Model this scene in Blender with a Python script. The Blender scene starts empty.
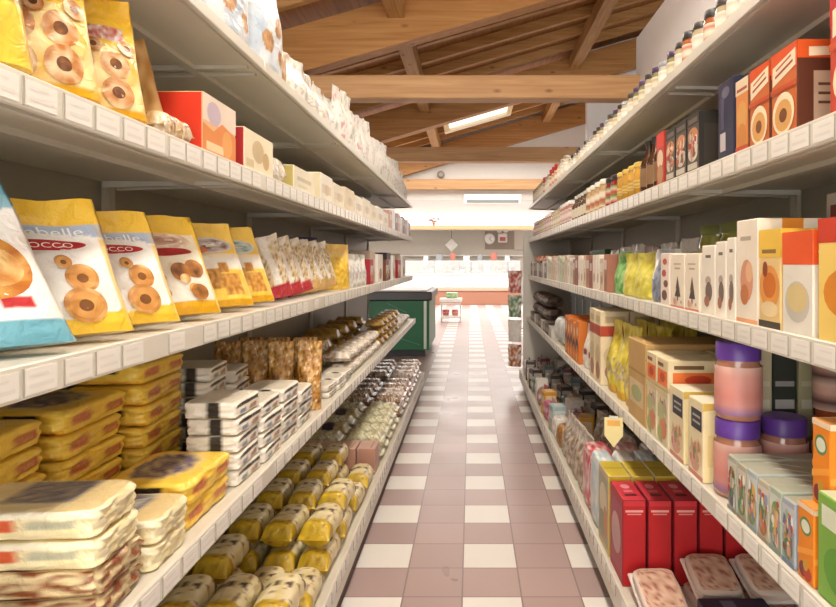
import bpy, math, random
from mathutils import Vector, Matrix, noise

random.seed(7)
SC = bpy.context.scene
COL = SC.collection
PI = math.pi
R = random.Random(11)

# ------------------------------------------------------------------ colours
def lin(c):
    c = c / 255.0
    return c / 12.92 if c <= 0.04045 else ((c + 0.055) / 1.055) ** 2.4
def H(h):
    h = h.lstrip('#')
    return (lin(int(h[0:2], 16)), lin(int(h[2:4], 16)), lin(int(h[4:6], 16)))
def mix(a, b, t):
    t = max(0.0, min(1.0, t))
    return (a[0] + (b[0] - a[0]) * t, a[1] + (b[1] - a[1]) * t, a[2] + (b[2] - a[2]) * t)
def nz(x, y, z=0.0):
    return noise.noise(Vector((x, y, z)))

# ------------------------------------------------------------------ materials
def new_mat(name):
    m = bpy.data.materials.new(name); m.use_nodes = True
    nt = m.node_tree
    return m, nt, nt.nodes['Principled BSDF']

def attr_mat(name, rough, spec=0.5, bump=0.0, bscale=40.0, coat=0.0, metallic=0.0, var=0.10):
    m, nt, b = new_mat(name)
    a = nt.nodes.new('ShaderNodeAttribute'); a.attribute_name = 'Col'
    n = nt.nodes.new('ShaderNodeTexNoise'); n.inputs['Scale'].default_value = 9.0
    tc = nt.nodes.new('ShaderNodeTexCoord')
    nt.links.new(tc.outputs['Object'], n.inputs['Vector'])
    hs = nt.nodes.new('ShaderNodeHueSaturation')
    mr = nt.nodes.new('ShaderNodeMapRange')
    mr.inputs['To Min'].default_value = 1.0 - var; mr.inputs['To Max'].default_value = 1.0 + var
    nt.links.new(n.outputs['Fac'], mr.inputs['Value'])
    nt.links.new(mr.outputs['Result'], hs.inputs['Value'])
    nt.links.new(a.outputs['Color'], hs.inputs['Color'])
    nt.links.new(hs.outputs['Color'], b.inputs['Base Color'])
    b.inputs['Roughness'].default_value = rough
    b.inputs['Specular IOR Level'].default_value = spec
    b.inputs['Metallic'].default_value = metallic
    b.inputs['Coat Weight'].default_value = coat
    b.inputs['Coat Roughness'].default_value = 0.12
    if bump > 0:
        n2 = nt.nodes.new('ShaderNodeTexNoise'); n2.inputs['Scale'].default_value = bscale
        n2.inputs['Detail'].default_value = 3.0; n2.inputs['Distortion'].default_value = 0.6
        nt.links.new(tc.outputs['Object'], n2.inputs['Vector'])
        bp = nt.nodes.new('ShaderNodeBump'); bp.inputs['Strength'].default_value = bump
        bp.inputs['Distance'].default_value = 0.012
        nt.links.new(n2.outputs['Fac'], bp.inputs['Height'])
        nt.links.new(bp.outputs['Normal'], b.inputs['Normal'])
    return m

FILM = attr_mat('printed plastic film', 0.30, 0.5, 0.55, 38.0, 0.15)
CLEAR = attr_mat('clear film over food', 0.22, 0.6, 0.8, 55.0, 0.4)
CARTON = attr_mat('printed carton', 0.45, 0.4, 0.0, var=0.16)
PLASTIC = attr_mat('moulded plastic', 0.38, 0.5, 0.0, var=0.04)
GLASSY = attr_mat('filled glass jar', 0.12, 0.5, 0.0, coat=0.7, var=0.18)
PAINT = attr_mat('painted sheet metal', 0.42, 0.4, 0.03, 90.0, var=0.035)
MATTE = attr_mat('matte wall paint', 0.85, 0.2, 0.0, var=0.03)
STEEL = attr_mat('steel', 0.35, 0.5, 0.0, metallic=0.9, var=0.05)

def wood_mat(name, dark, light, axis=0, scale=1.0, knots=True):
    m, nt, b = new_mat(name)
    tc = nt.nodes.new('ShaderNodeTexCoord')
    mp = nt.nodes.new('ShaderNodeMapping')
    s = [11.0 * scale, 11.0 * scale, 11.0 * scale]; s[axis] = 0.55 * scale
    mp.inputs['Scale'].default_value = s
    nt.links.new(tc.outputs['Object'], mp.inputs['Vector'])
    n = nt.nodes.new('ShaderNodeTexNoise'); n.inputs['Scale'].default_value = 1.6
    n.inputs['Detail'].default_value = 6.0; n.inputs['Distortion'].default_value = 1.2
    nt.links.new(mp.outputs['Vector'], n.inputs['Vector'])
    r = nt.nodes.new('ShaderNodeValToRGB')
    r.color_ramp.elements[0].position = 0.3; r.color_ramp.elements[0].color = (*dark, 1)
    r.color_ramp.elements[1].position = 0.72; r.color_ramp.elements[1].color = (*light, 1)
    nt.links.new(n.outputs['Fac'], r.inputs['Fac'])
    out = r.outputs['Color']
    if knots:
        mp2 = nt.nodes.new('ShaderNodeMapping')
        s2 = [5.0, 5.0, 5.0]; s2[axis] = 2.4
        mp2.inputs['Scale'].default_value = s2
        nt.links.new(tc.outputs['Object'], mp2.inputs['Vector'])
        v = nt.nodes.new('ShaderNodeTexVoronoi'); v.inputs['Scale'].default_value = 1.0
        nt.links.new(mp2.outputs['Vector'], v.inputs['Vector'])
        r2 = nt.nodes.new('ShaderNodeValToRGB')
        r2.color_ramp.elements[0].position = 0.03; r2.color_ramp.elements[0].color = (0.35, 0.25, 0.18, 1)
        r2.color_ramp.elements[1].position = 0.14; r2.color_ramp.elements[1].color = (1, 1, 1, 1)
        nt.links.new(v.outputs['Distance'], r2.inputs['Fac'])
        mx = nt.nodes.new('ShaderNodeMix'); mx.data_type = 'RGBA'; mx.blend_type = 'MULTIPLY'
        mx.inputs['Factor'].default_value = 0.8
        nt.links.new(out, mx.inputs['A']); nt.links.new(r2.outputs['Color'], mx.inputs['B'])
        out = mx.outputs['Result']
    nt.links.new(out, b.inputs['Base Color'])
    b.inputs['Roughness'].default_value = 0.55
    return m

W_RAFT = wood_mat('rafter timber', H('#a87238'), H('#c79458'), 0)
W_TIE = wood_mat('tie beam timber', H('#b98a58'), H('#d2a878'), 0)
W_PURL = wood_mat('purlin timber', H('#a5773f'), H('#c99e68'), 1)
W_JOIST = wood_mat('joist timber', H('#b08048'), H('#cfa46c'), 0)
W_DECK = wood_mat('deck boards', H('#8f5a28'), H('#b27a3e'), 1, knots=False)

def floor_mat():
    m, nt, b = new_mat('checked ceramic floor tiles')
    L = nt.links
    g = nt.nodes.new('ShaderNodeNewGeometry')
    sp = nt.nodes.new('ShaderNodeSeparateXYZ'); L.new(g.outputs['Position'], sp.inputs[0])
    def M(op, a, bb=None, c=None):
        n = nt.nodes.new('ShaderNodeMath'); n.operation = op
        for i, v in enumerate((a, bb, c)):
            if v is None: continue
            if isinstance(v, (int, float)): n.inputs[i].default_value = v
            else: L.new(v, n.inputs[i])
        return n.outputs[0]
    T = 0.25
    u = M('DIVIDE', M('ADD', sp.outputs['X'], 0.037), T)
    v = M('DIVIDE', M('SUBTRACT', sp.outputs['Y'], 2.653), T)
    fu = M('FLOOR', u); fv = M('FLOOR', v)
    pu = M('ABSOLUTE', M('MODULO', fu, 2.0))      # 0 in the white columns
    pv = M('ABSOLUTE', M('MODULO', fv, 2.0))      # 1 in the white rows
    white = M('MULTIPLY', M('SUBTRACT', 1.0, pu), pv)
    du = M('ABSOLUTE', M('SUBTRACT', M('FRACT', u), 0.5))
    dv = M('ABSOLUTE', M('SUBTRACT', M('FRACT', v), 0.5))
    grout = M('GREATER_THAN', M('MAXIMUM', du, dv), 0.487)
    wn = nt.nodes.new('ShaderNodeTexWhiteNoise'); wn.noise_dimensions = '2D'
    cx = nt.nodes.new('ShaderNodeCombineXYZ'); L.new(fu, cx.inputs[0]); L.new(fv, cx.inputs[1])
    L.new(cx.outputs[0], wn.inputs['Vector'])
    m1 = nt.nodes.new('ShaderNodeMix'); m1.data_type = 'RGBA'
    m1.inputs['A'].default_value = (*H('#b09a97'), 1); m1.inputs['B'].default_value = (*H('#ece9e4'), 1)
    L.new(white, m1.inputs['Factor'])
    hs = nt.nodes.new('ShaderNodeHueSaturation')
    mr = nt.nodes.new('ShaderNodeMapRange'); mr.inputs['To Min'].default_value = 0.93; mr.inputs['To Max'].default_value = 1.06
    L.new(wn.outputs['Value'], mr.inputs['Value']); L.new(mr.outputs['Result'], hs.inputs['Value'])
    L.new(m1.outputs['Result'], hs.inputs['Color'])
    m2 = nt.nodes.new('ShaderNodeMix'); m2.data_type = 'RGBA'
    L.new(grout, m2.inputs['Factor']); L.new(hs.outputs['Color'], m2.inputs['A'])
    m2.inputs['B'].default_value = (*H('#8a7874'), 1)
    L.new(m2.outputs['Result'], b.inputs['Base Color'])
    ns = nt.nodes.new('ShaderNodeTexNoise'); ns.inputs['Scale'].default_value = 3.0
    mr2 = nt.nodes.new('ShaderNodeMapRange'); mr2.inputs['To Min'].default_value = 0.22; mr2.inputs['To Max'].default_value = 0.42
    L.new(g.outputs['Position'], ns.inputs['Vector']); L.new(ns.outputs['Fac'], mr2.inputs['Value'])
    L.new(mr2.outputs['Result'], b.inputs['Roughness'])
    return m
FLOOR = floor_mat()

def glass_mat():
    m, nt, b = new_mat('clear glass pane')
    b.inputs['Base Color'].default_value = (0.9, 0.95, 0.95, 1)
    b.inputs['Roughness'].default_value = 0.05
    b.inputs['Alpha'].default_value = 0.22
    return m
PANE = glass_mat()
def emis(name, c, s):
    m, nt, b = new_mat(name)
    b.inputs['Base Color'].default_value = (*c, 1)
    b.inputs['Emission Color'].default_value = (*c, 1); b.inputs['Emission Strength'].default_value = s
    return m
TUBE = emis('lit fluorescent tube', H('#fff4e2'), 48.0)
SKYGLASS = emis('daylit skylight glass', H('#f4f2ea'), 1.0)

# ------------------------------------------------------------------ mesh building
class MB:
    def __init__(s):
        s.v = []; s.f = []; s.c = []; s.s = []
    def add(s, verts, faces, col, smooth=False):
        o = len(s.v); s.v += [tuple(p) for p in verts]
        per = isinstance(col, list)
        for f in faces:
            s.f.append([i + o for i in f])
            s.c.append([col[i] for i in f] if per else [col] * len(f))
            s.s.append(smooth)
    def box(s, x0, y0, z0, x1, y1, z1, col, ch=0.0, M=None, faces6=None):
        """box, optionally chamfered; faces6 colours +x,-x,+y,-y,+z,-z"""
        lo = (min(x0, x1), min(y0, y1), min(z0, z1)); hi = (max(x0, x1), max(y0, y1), max(z0, z1))
        cen = [(a + b) / 2 for a, b in zip(lo, hi)]
        vs = []; idx = {}
        for sx in (0, 1):
            for sy in (0, 1):
                for sz in (0, 1):
                    sg = (sx, sy, sz)
                    base = [hi[k] if sg[k] else lo[k] for k in range(3)]
                    for ax in range(3):
                        p = list(base)
                        if ch > 0:
                            for k in range(3):
                                if k != ax: p[k] += -ch if sg[k] else ch
                        elif ax > 0:
                            idx[(sg, ax)] = idx[(sg, 0)]; continue
                        idx[(sg, ax)] = len(vs); vs.append(p)
        fs = []; fc = []
        def orient(f):
            a, b, c = (Vector(vs[f[0]]), Vector(vs[f[1]]), Vector(vs[f[2]]))
            n = (b - a).cross(c - a); m = sum((Vector(vs[i]) for i in f), Vector()) / len(f)
            return f if n.dot(m - Vector(cen)) >= 0 else f[::-1]
        for ax in range(3):
            o1, o2 = [k for k in range(3) if k != ax]
            for sd in (1, 0):
                q = []
                for (a, b) in ((0, 0), (1, 0), (1, 1), (0, 1)):
                    sg = [0, 0, 0]; sg[ax] = sd; sg[o1] = a; sg[o2] = b
                    q.append(idx[(tuple(sg), ax)])
                fs.append(orient(q)); fc.append(faces6[ax * 2 + (0 if sd else 1)] if faces6 else col)
        if ch > 0:
            for ax in range(3):
                o1, o2 = [k for k in range(3) if k != ax]
                for a in (0, 1):
                    for b in (0, 1):
                        g0 = [0, 0, 0]; g1 = [0, 0, 0]
                        g0[ax] = 0; g1[ax] = 1
                        for g in (g0, g1): g[o1] = a; g[o2] = b
                        q = [idx[(tuple(g0), o1)], idx[(tuple(g1), o1)], idx[(tuple(g1), o2)], idx[(tuple(g0), o2)]]
                        fs.append(orient(q)); fc.append(col)
            for sx in (0, 1):
                for sy in (0, 1):
                    for sz in (0, 1):
                        fs.append(orient([idx[((sx, sy, sz), k)] for k in range(3)])); fc.append(col)
        if M is not None:
            vs = [tuple(M @ Vector(p)) for p in vs]
        o = len(s.v); s.v += [tuple(p) for p in vs]
        for f, c in zip(fs, fc):
            s.f.append([i + o for i in f]); s.c.append([c] * len(f)); s.s.append(False)
    def lathe(s, prof, n, cols, cx=0, cy=0, smooth=True, cap=True):
        vs = []; cl = []
        for k, (r, z) in enumerate(prof):
            for i in range(n):
                a = 2 * PI * i / n
                vs.append((cx + r * math.cos(a), cy + r * math.sin(a), z))
                cl.append(cols[k] if isinstance(cols, list) else cols)
        fs = []
        for k in range(len(prof) - 1):
            for i in range(n):
                j = (i + 1) % n
                fs.append([k * n + i, k * n + j, (k + 1) * n + j, (k + 1) * n + i])
        s.add(vs, fs, cl, smooth)
        if cap:
            c0 = cols[0] if isinstance(cols, list) else cols; c1 = cols[-1] if isinstance(cols, list) else cols
            s.add(vs[:n], [list(range(n))[::-1]], c0); s.add(vs[-n:], [list(range(n))], c1)
    def tube(s, p0, p1, r, col, n=8):
        p0 = Vector(p0); p1 = Vector(p1); d = (p1 - p0).normalized()
        a = d.orthogonal().normalized(); b = d.cross(a)
        vs = [p + r * (math.cos(2 * PI * i / n) * a + math.sin(2 * PI * i / n) * b) for p in (p0, p1) for i in range(n)]
        fs = [[i, (i + 1) % n, n + (i + 1) % n, n + i] for i in range(n)]
        s.add(vs, fs, col, True); s.add(vs[:n], [list(range(n))[::-1]], col); s.add(vs[n:], [list(range(n))], col)
    def mesh(s, name, mats):
        me = bpy.data.meshes.new(name)
        me.from_pydata(s.v, [], s.f)
        ca = me.color_attributes.new('Col', 'FLOAT_COLOR', 'CORNER')
        flat = []
        for c in s.c:
            for q in c: flat += [q[0], q[1], q[2], 1.0]
        ca.data.foreach_set('color', flat)
        me.polygons.foreach_set('use_smooth', s.s)
        me.materials.append(mats)
        me.update()
        return me
    def obj(s, name, mat, parent=None, loc=(0, 0, 0), rz=0.0):
        o = bpy.data.objects.new(name, s.mesh(name, mat)); COL.objects.link(o)
        o.location = loc; o.rotation_euler = (0, 0, rz)
        if parent is not None: o.parent = parent
        return o

def empty(name, loc=(0, 0, 0), rz=0.0):
    o = bpy.data.objects.new(name, None); COL.objects.link(o)
    o.empty_display_size = 0.05
    o.location = loc; o.rotation_euler = (0, 0, rz)
    return o
def tag(o, label, cat, group=None, kind=None):
    if label: o['label'] = label
    if cat: o['category'] = cat
    if group: o['group'] = group
    if kind: o['kind'] = kind
    return o
def struct(o, label=None):
    o['kind'] = 'structure'
    if label: o['label'] = label
    return o
def dup(o, parent=None):
    c = o.copy(); COL.objects.link(c)
    if parent is not None: c.parent = parent
    for ch in list(o.children):
        dup(ch, c)
    return c

# text as flat polygons, normalised to width 1
_tx = {}
def text_polys(body):
    if body in _tx: return _tx[body]
    cu = bpy.data.curves.new('t', 'FONT'); cu.body = body; cu.size = 1.0; cu.resolution_u = 3
    ob = bpy.data.objects.new('t', cu); COL.objects.link(ob)
    dg = bpy.context.evaluated_depsgraph_get(); dg.update()
    me = ob.evaluated_get(dg).to_mesh()
    vs = [tuple(v.co)[:2] for v in me.vertices]; fs = [list(p.vertices) for p in me.polygons]
    x0 = min(v[0] for v in vs); x1 = max(v[0] for v in vs); y0 = min(v[1] for v in vs); y1 = max(v[1] for v in vs)
    vs = [((x - x0) / (x1 - x0), (y - y0) / (y1 - y0)) for x, y in vs]
    ob.evaluated_get(dg).to_mesh_clear()
    bpy.data.objects.remove(ob); bpy.data.curves.remove(cu)
    _tx[body] = (vs, fs)
    return _tx[body]

# ------------------------------------------------------------------ labels, resolved at the end
ORD = ['first', 'second', 'third', 'fourth', 'fifth', 'sixth', 'seventh', 'eighth', 'ninth', 'tenth', 'eleventh', 'twelfth',
       'thirteenth', 'fourteenth', 'fifteenth', 'sixteenth', 'seventeenth', 'eighteenth', 'nineteenth', 'twentieth']
def ordn(i):
    if i < 20: return ORD[i]
    t = ['', '', 'twenty', 'thirty', 'forty', 'fifty'][(i + 1) // 10]
    u = (i + 1) % 10
    return (t[:-1] + 'ieth') if u == 0 else t + '-' + ORD[u - 1]
REG = {}
def reg(o, look, cat, where, plural=None):
    REG.setdefault((look, where), []).append((o, cat, plural))
    return o
def resolve_labels():
    for (look, where), L in REG.items():
        L.sort(key=lambda t: (round(t[0].location.y, 3), abs(t[0].location.x)))
        if len(L) == 1:
            o, cat, pl = L[0]; tag(o, f'{look}, {where}', cat, pl)
        else:
            for i, (o, cat, pl) in enumerate(L):
                tag(o, f'{look}, {ordn(i)} along {where}', cat, pl or f'{look}, {where}')

# ------------------------------------------------------------------ product shapes (base at z=0, printed front towards -y)
def face_frame(w, d, h, side):
    if side == 'front': return Vector((-w / 2, -d / 2, 0)), Vector((w, 0, 0)), Vector((0, 0, h)), Vector((0, -1, 0))
    if side == 'back':  return Vector((w / 2, d / 2, 0)), Vector((-w, 0, 0)), Vector((0, 0, h)), Vector((0, 1, 0))
    if side == 'near':  return Vector((-w / 2, d / 2, 0)), Vector((0, -d, 0)), Vector((0, 0, h)), Vector((-1, 0, 0))   # -x
    if side == 'far':   return Vector((w / 2, -d / 2, 0)), Vector((0, d, 0)), Vector((0, 0, h)), Vector((1, 0, 0))     # +x
    return Vector((-w / 2, -d / 2, h)), Vector((w, 0, 0)), Vector((0, d, 0)), Vector((0, 0, 1))
def prints(mb, w, d, h, side, items):
    o, U, V, N = face_frame(w, d, h, side)
    for k, it in enumerate(items):
        off = N * (0.0004 + 0.00007 * k); kind = it[0]; c = it[-1]
        P = lambda u, v: o + U * u + V * v + off
        if kind == 'r':
            _, u0, v0, u1, v1, c = it
            mb.add([P(u0, v0), P(u1, v0), P(u1, v1), P(u0, v1)], [[0, 1, 2, 3]], c)
        elif kind == 'o':
            _, u, v, ru, rv, c = it
            mb.add([P(u + ru * math.cos(2 * PI * i / 18), v + rv * math.sin(2 * PI * i / 18)) for i in range(18)], [list(range(18))], c)
        elif kind == 'p':
            _, pts, c = it
            mb.add([P(a, b) for a, b in pts], [list(range(len(pts)))], c)
        elif kind == 't':
            _, body, u0, v0, u1, v1, c = it
            vs, fs = text_polys(body)
            mb.add([P(u0 + (u1 - u0) * x, v0 + (v1 - v0) * y) for x, y in vs], fs, c)
def carton_mb(w, d, h, col, faces=None, pr=None, ch=0.0025):
    mb = MB()
    F = faces or {}
    f6 = [F.get('far', col), F.get('near', col), F.get('back', col), F.get('front', col), F.get('top', col), col]
    mb.box(-w / 2, -d / 2, 0, w / 2, d / 2, h, F.get('edge', col), ch, None, f6)
    for side, items in (pr or {}).items():
        prints(mb, w, d, h, side, items)
    return mb

def sgnpow(x, p): return math.copysign(abs(x) ** p, x)

def standing_bag(w, d, h, cf, seal=0.13, nx=26, nh=30, crinkle=0.004, seed=0, texts=(), fat=0.95, pinch=0.06, discs=(), lean=0.0, taper=0.0):
    """gusseted bag: flat bottom, round belly, flat sealed top; cf(u, v, front) gives the print"""
    mb = MB(); nb = 10
    def dep(t):
        if t < 0.07: q = 0.80 + 0.2 * t / 0.07
        elif t < 0.38: q = 1.0
        elif t < 1 - seal:
            k = (t - 0.38) / (1 - seal - 0.38); q = 0.5 * (1 + math.cos(PI * k)); q = q ** 0.8
        else: q = 0.0
        return max(0.004, d * q)
    def front(x, t):
        D = dep(t) / 2
        ww = w / 2 * (1 - pinch * (dep(t) / d))
        y = -D * (max(0.0, 1 - abs(x) ** 2.6)) ** 0.55
        k = 1 - abs(x) ** 4
        cr = crinkle * (nz(x * 2.2 + seed, t * 6, seed) + 0.6 * nz(x * 5 + seed, t * 12, 3.1 + seed)) * k
        zt = h * t + 0.006 * nz(x * 1.5, seed, 9) * t
        if t > 1 - seal: y += 0.006 * math.sin(x * 5 + seed) * (t - 1 + seal) / seal
        return Vector((x * ww * (1 - taper * t) - lean * h * t, y - cr, zt))
    ring = nx + 1 + nb
    vs = []; cl = []
    for j in range(nh + 1):
        t = j / nh
        for i in range(nx + 1):
            x = -1 + 2 * i / nx
            vs.append(front(x, t)); cl.append(cf(i / nx, t, True))
        for i in range(nb):
            x = 1 - 2 * (i + 1) / (nb + 1)
            p = front(x, t); D = dep(t) / 2
            vs.append(Vector((p.x, D * max(0.0, 1 - abs(x) ** 2.6) ** 0.5 + 0.001, p.z))); cl.append(cf(0.5 + x / 2, t, False))
    fs = []
    for j in range(nh):
        for i in range(ring):
            k = (i + 1) % ring
            fs.append([j * ring + i, j * ring + k, (j + 1) * ring + k, (j + 1) * ring + i])
    mb.add(vs, fs, cl, True)
    mb.add(vs[:ring], [list(range(ring))[::-1]], cl[:ring])
    mb.add(vs[-ring:], [list(range(ring))], cl[-ring:])
    for k, (cu, cv, ru, rv, c1, c2) in enumerate(discs):
        P = []; C = []; n = 26; rings = (0.0, 0.45, 0.8, 1.0)
        off = 0.0007 + 0.0004 * k
        for q in rings:
            for i in range(n):
                a = 2 * PI * i / n
                u_ = cu + ru * q * math.cos(a); v_ = cv + rv * q * math.sin(a)
                p = front(max(-1, min(1, 2 * u_ - 1)), v_); p.y -= off; P.append(p)
                C.append(mix(c1, c2, 0.5 + 1.1 * nz(u_ * 11 + seed, v_ * 11, k) + (0.25 if q > .7 else 0)))
        F = [[r * n + i, r * n + (i + 1) % n, (r + 1) * n + (i + 1) % n, (r + 1) * n + i] for r in range(len(rings) - 1) for i in range(n)]
        mb.add(P, F, C, True)
    for body, u0, v0, u1, v1, c in texts:
        tv, tf = text_polys(body)
        P = []
        for x, y in tv:
            q = front(2 * (u0 + (u1 - u0) * x) - 1, v0 + (v1 - v0) * y); q.y -= 0.0007 + 0.0004 * (len(discs) + 1); P.append(q)
        mb.add(P, tf, c)
    return mb

def flow_pack(L, W, Hh, cf, crimp=0.07, ns=26, nr=26, n=2.6, crinkle=0.003, seed=0):
    """film pack lying along x with a flat crimped fin at both ends; cf(s, y, z)"""
    mb = MB(); vs = []; cl = []
    for j in range(ns + 1):
        s = j / ns; e = min(s, 1 - s)
        if e < crimp: q = 0.03; wq = 1.0
        else:
            k = min(1.0, (e - crimp) / 0.10); q = max(0.03, math.sin(k * PI / 2) ** 0.7); wq = 0.98 - 0.05 * k
        for i in range(nr):
            a = 2 * PI * i / nr
            y = sgnpow(math.cos(a), 2 / n); z = sgnpow(math.sin(a), 2 / n)
            cr = crinkle * nz(s * 9 + seed, math.cos(a) * 2, math.sin(a) * 2 + seed) * q
            vs.append(((s - 0.5) * L, y * (W / 2 * wq + cr), Hh * 0.42 + z * (Hh / 2 * q + cr) + Hh * 0.08 * q)); cl.append(cf(s, y, z))
    zmin = min(p[2] for p in vs); vs = [(p[0], p[1], p[2] - zmin) for p in vs]
    fs = []
    for j in range(ns):
        for i in range(nr):
            k = (i + 1) % nr
            fs.append([j * nr + k, j * nr + i, (j + 1) * nr + i, (j + 1) * nr + k][::-1])
    mb.add(vs, fs, cl, True)
    mb.add(vs[:nr], [list(range(nr))], cl[:nr]); mb.add(vs[-nr:], [list(range(nr))[::-1]], cl[-nr:])
    return mb

def brick_pack(L, W, Hh, cf, n=7.0, g=12, crinkle=0.002, seed=0):
    """soft wrapped brick; cf(face, a, b): face in x+,x-,y+,y-,z+,z-, a, b in 0..1"""
    mb = MB()
    names = (('x', 1), ('x', -1), ('y', 1), ('y', -1), ('z', 1), ('z', -1))
    for ax, sg in names:
        A = 'xyz'.index(ax); o1, o2 = [k for k in range(3) if k != A]
        vs = []; cl = []
        for i in range(g + 1):
            for j in range(g + 1):
                p = [0, 0, 0]; p[A] = sg; p[o1] = -1 + 2 * i / g; p[o2] = -1 + 2 * j / g
                # denser towards the rims
                p[o1] = math.sin(p[o1] * PI / 2) * 0.55 + p[o1] * 0.45; p[o2] = math.sin(p[o2] * PI / 2) * 0.55 + p[o2] * 0.45
                m = sum(abs(q) ** n for q in p) ** (1 / n)
                p = [q / m for q in p]
                cr = 1 + crinkle * nz(p[0] * 3 + seed, p[1] * 3, p[2] * 3 + seed) / min(L, W, Hh)
                vs.append((p[0] * L / 2 * cr, p[1] * W / 2 * cr, Hh / 2 + p[2] * Hh / 2))
                cl.append(cf(ax + ('+' if sg > 0 else '-'), i / g, j / g))
        fs = []
        for i in range(g):
            for j in range(g):
                q = [i * (g + 1) + j, (i + 1) * (g + 1) + j, (i + 1) * (g + 1) + j + 1, i * (g + 1) + j + 1]
                flip = (sg < 0) ^ (A == 1)
                fs.append(q[::-1] if flip else q)
        mb.add(vs, fs, cl, True)
    return mb

def jar(name, r, h, content, lid, label, lidh=0.2, lab=(0.15, 0.6), neck=0.9, n=20):
    root = empty(name)
    b = MB(); hb = h * (1 - lidh)
    b.lathe([(r * 0.86, 0), (r, h * 0.03), (r, hb * 0.86), (r * neck, hb * 0.96), (r * neck, hb)], n, content)
    b.obj('jar_body', GLASSY, root)
    l = MB(); rl = r * (neck + 0.07)
    l.lathe([(rl, hb + 0.0005), (rl, h * 0.985), (rl * 0.94, h)], n, lid)
    l.obj('lid', PLASTIC, root)
    if label:
        k = MB(); z0, z1 = hb * lab[0], hb * lab[1] + hb * 0.2
        zs = [z0 + (z1 - z0) * i / 5 for i in range(6)]
        cols = [label[i % len(label)] for i in range(6)]
        k.lathe([(r * 1.008, z) for z in zs], n, cols, cap=False)
        k.obj('paper_label', CARTON, root)
    return root

def bottle(name, r, h, content, cap, label):
    root = empty(name)
    b = MB()
    b.lathe([(r * 0.9, 0), (r, h * 0.03), (r, h * 0.55), (r * 0.8, h * 0.64), (r * 0.42, h * 0.74), (r * 0.38, h * 0.9)], 18, content)
    b.obj('bottle_body', GLASSY, root)
    c = MB(); c.lathe([(r * 0.46, h * 0.885), (r * 0.46, h * 0.99), (r * 0.4, h)], 16, cap); c.obj('cap', PLASTIC, root)
    k = MB(); k.lathe([(r * 1.01, h * 0.14), (r * 1.01, h * 0.48)], 18, label, cap=False); k.obj('paper_label', CARTON, root)
    return root

def busy(seed, pal, n=22, u0=0.05, v0=0.05, u1=0.95, v1=0.6, sz=0.11):
    """many small printed shapes: the pictures on a crowded pack front"""
    r_ = random.Random(seed); L = []
    for k in range(n):
        u = r_.uniform(u0 + sz, u1 - sz); v = r_.uniform(v0 + sz * .85, v1 - sz * .85); c = H(r_.choice(pal))
        c = mix(c, (1, 1, 1) if r_.random() < .5 else (.05, .04, .03), r_.uniform(0, .35))
        a = r_.uniform(.3, 1) * sz; b = r_.uniform(.25, .8) * sz
        if r_.random() < .65: L.append(('o', u, v, a, b, c))
        else:
            t = r_.uniform(-.4, .4) * sz
            L.append(('p', [(u - a, v - b), (u + a, v - b + t), (u + a, v + b * .4), (u - a * .3, v + b)], c))
    return [(x[0],) + tuple(x[1:]) for x in L]
# food-like speckle for see-through packs
def food(c1, c2, c3, sx=8, sy=8, seed=0, gl=None):
    def f(a, b, *k):
        t = nz(a * sx + seed, b * sy, seed) ; t2 = nz(a * sx * 2.3, b * sy * 2.3 + seed, 4)
        c = mix(c1, c2, 0.5 + 1.2 * t)
        if t2 > 0.25: c = mix(c, c3, 0.8)
        if gl and t2 < -0.38: c = gl
        return c
    return f
exec_parts = None

# ================================================================== CAMERA
cam = bpy.data.cameras.new('camera'); co = bpy.data.objects.new('camera', cam); COL.objects.link(co)
CAMZ = 1.41
co.location = (0, 0, CAMZ); co.rotation_euler = (PI / 2, 0, 0)
cam.sensor_width = 36.0; cam.lens = 36.0 * 630 / 836
cam.shift_x = -(471 - 418) / 836.0; cam.shift_y = -(303.5 - 262) / 836.0
cam.clip_start = 0.05; cam.clip_end = 200
SC.camera = co

# ================================================================== ROOM
WHITE = H('#f1eee6')
def slab(name, x0, y0, z0, x1, y1, z1, col, mat=MATTE, label=None, ch=0.0):
    mb = MB(); mb.box(x0, y0, z0, x1, y1, z1, col, ch)
    return struct(mb.obj(name, mat), label)
slab('floor', -6.2, -4, -0.1, 6.2, 24, 0.0, WHITE, FLOOR, 'pink and white checked ceramic tile floor')
slab('wall_left', -6.2, -4, 0, -6.0, 24, 5, WHITE)
slab('wall_right', 1.80, -4, 0, 1.98, 6.86, 3.84, H('#eeeef0'), MATTE, 'white wall rising above the jar shelves')
slab('wall_side', 2.08, 11.25, 0, 6.2, 11.45, 5.9, H('#f0efee'))
slab('wall_outer', 6.0, -4, 0, 6.2, 24, 6.5, WHITE)
slab('wall_back', -6.2, 22.6, 0, 6.2, 22.8, 4.0, H('#d9d2c6'), MATTE, 'pale wall behind the deli counter')
# gable bulkhead under the third truss and the flat ceiling beyond it
def zr(x): return 3.957 + 0.29 * x           # underside of the rafters
mb = MB()
pts = [(-6, 2.92), (6, 2.92), (6, zr(6) + 0.615), (-6, max(2.93, zr(-6) + 0.615))]
vs = [(x, 15.36, z) for x, z in pts] + [(x, 15.5, z) for x, z in pts]
mb.add(vs, [[0, 1, 2, 3], [7, 6, 5, 4], [0, 4, 5, 1], [1, 5, 6, 2], [2, 6, 7, 3], [3, 7, 4, 0]], H('#efece6'))
struct(mb.obj('wall_gable', MATTE), 'white gable wall under the timber roof')
slab('ceiling_deli', -6, 15.5, 2.92, 6, 22.6, 3.02, H('#f4f2ee'))

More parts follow.
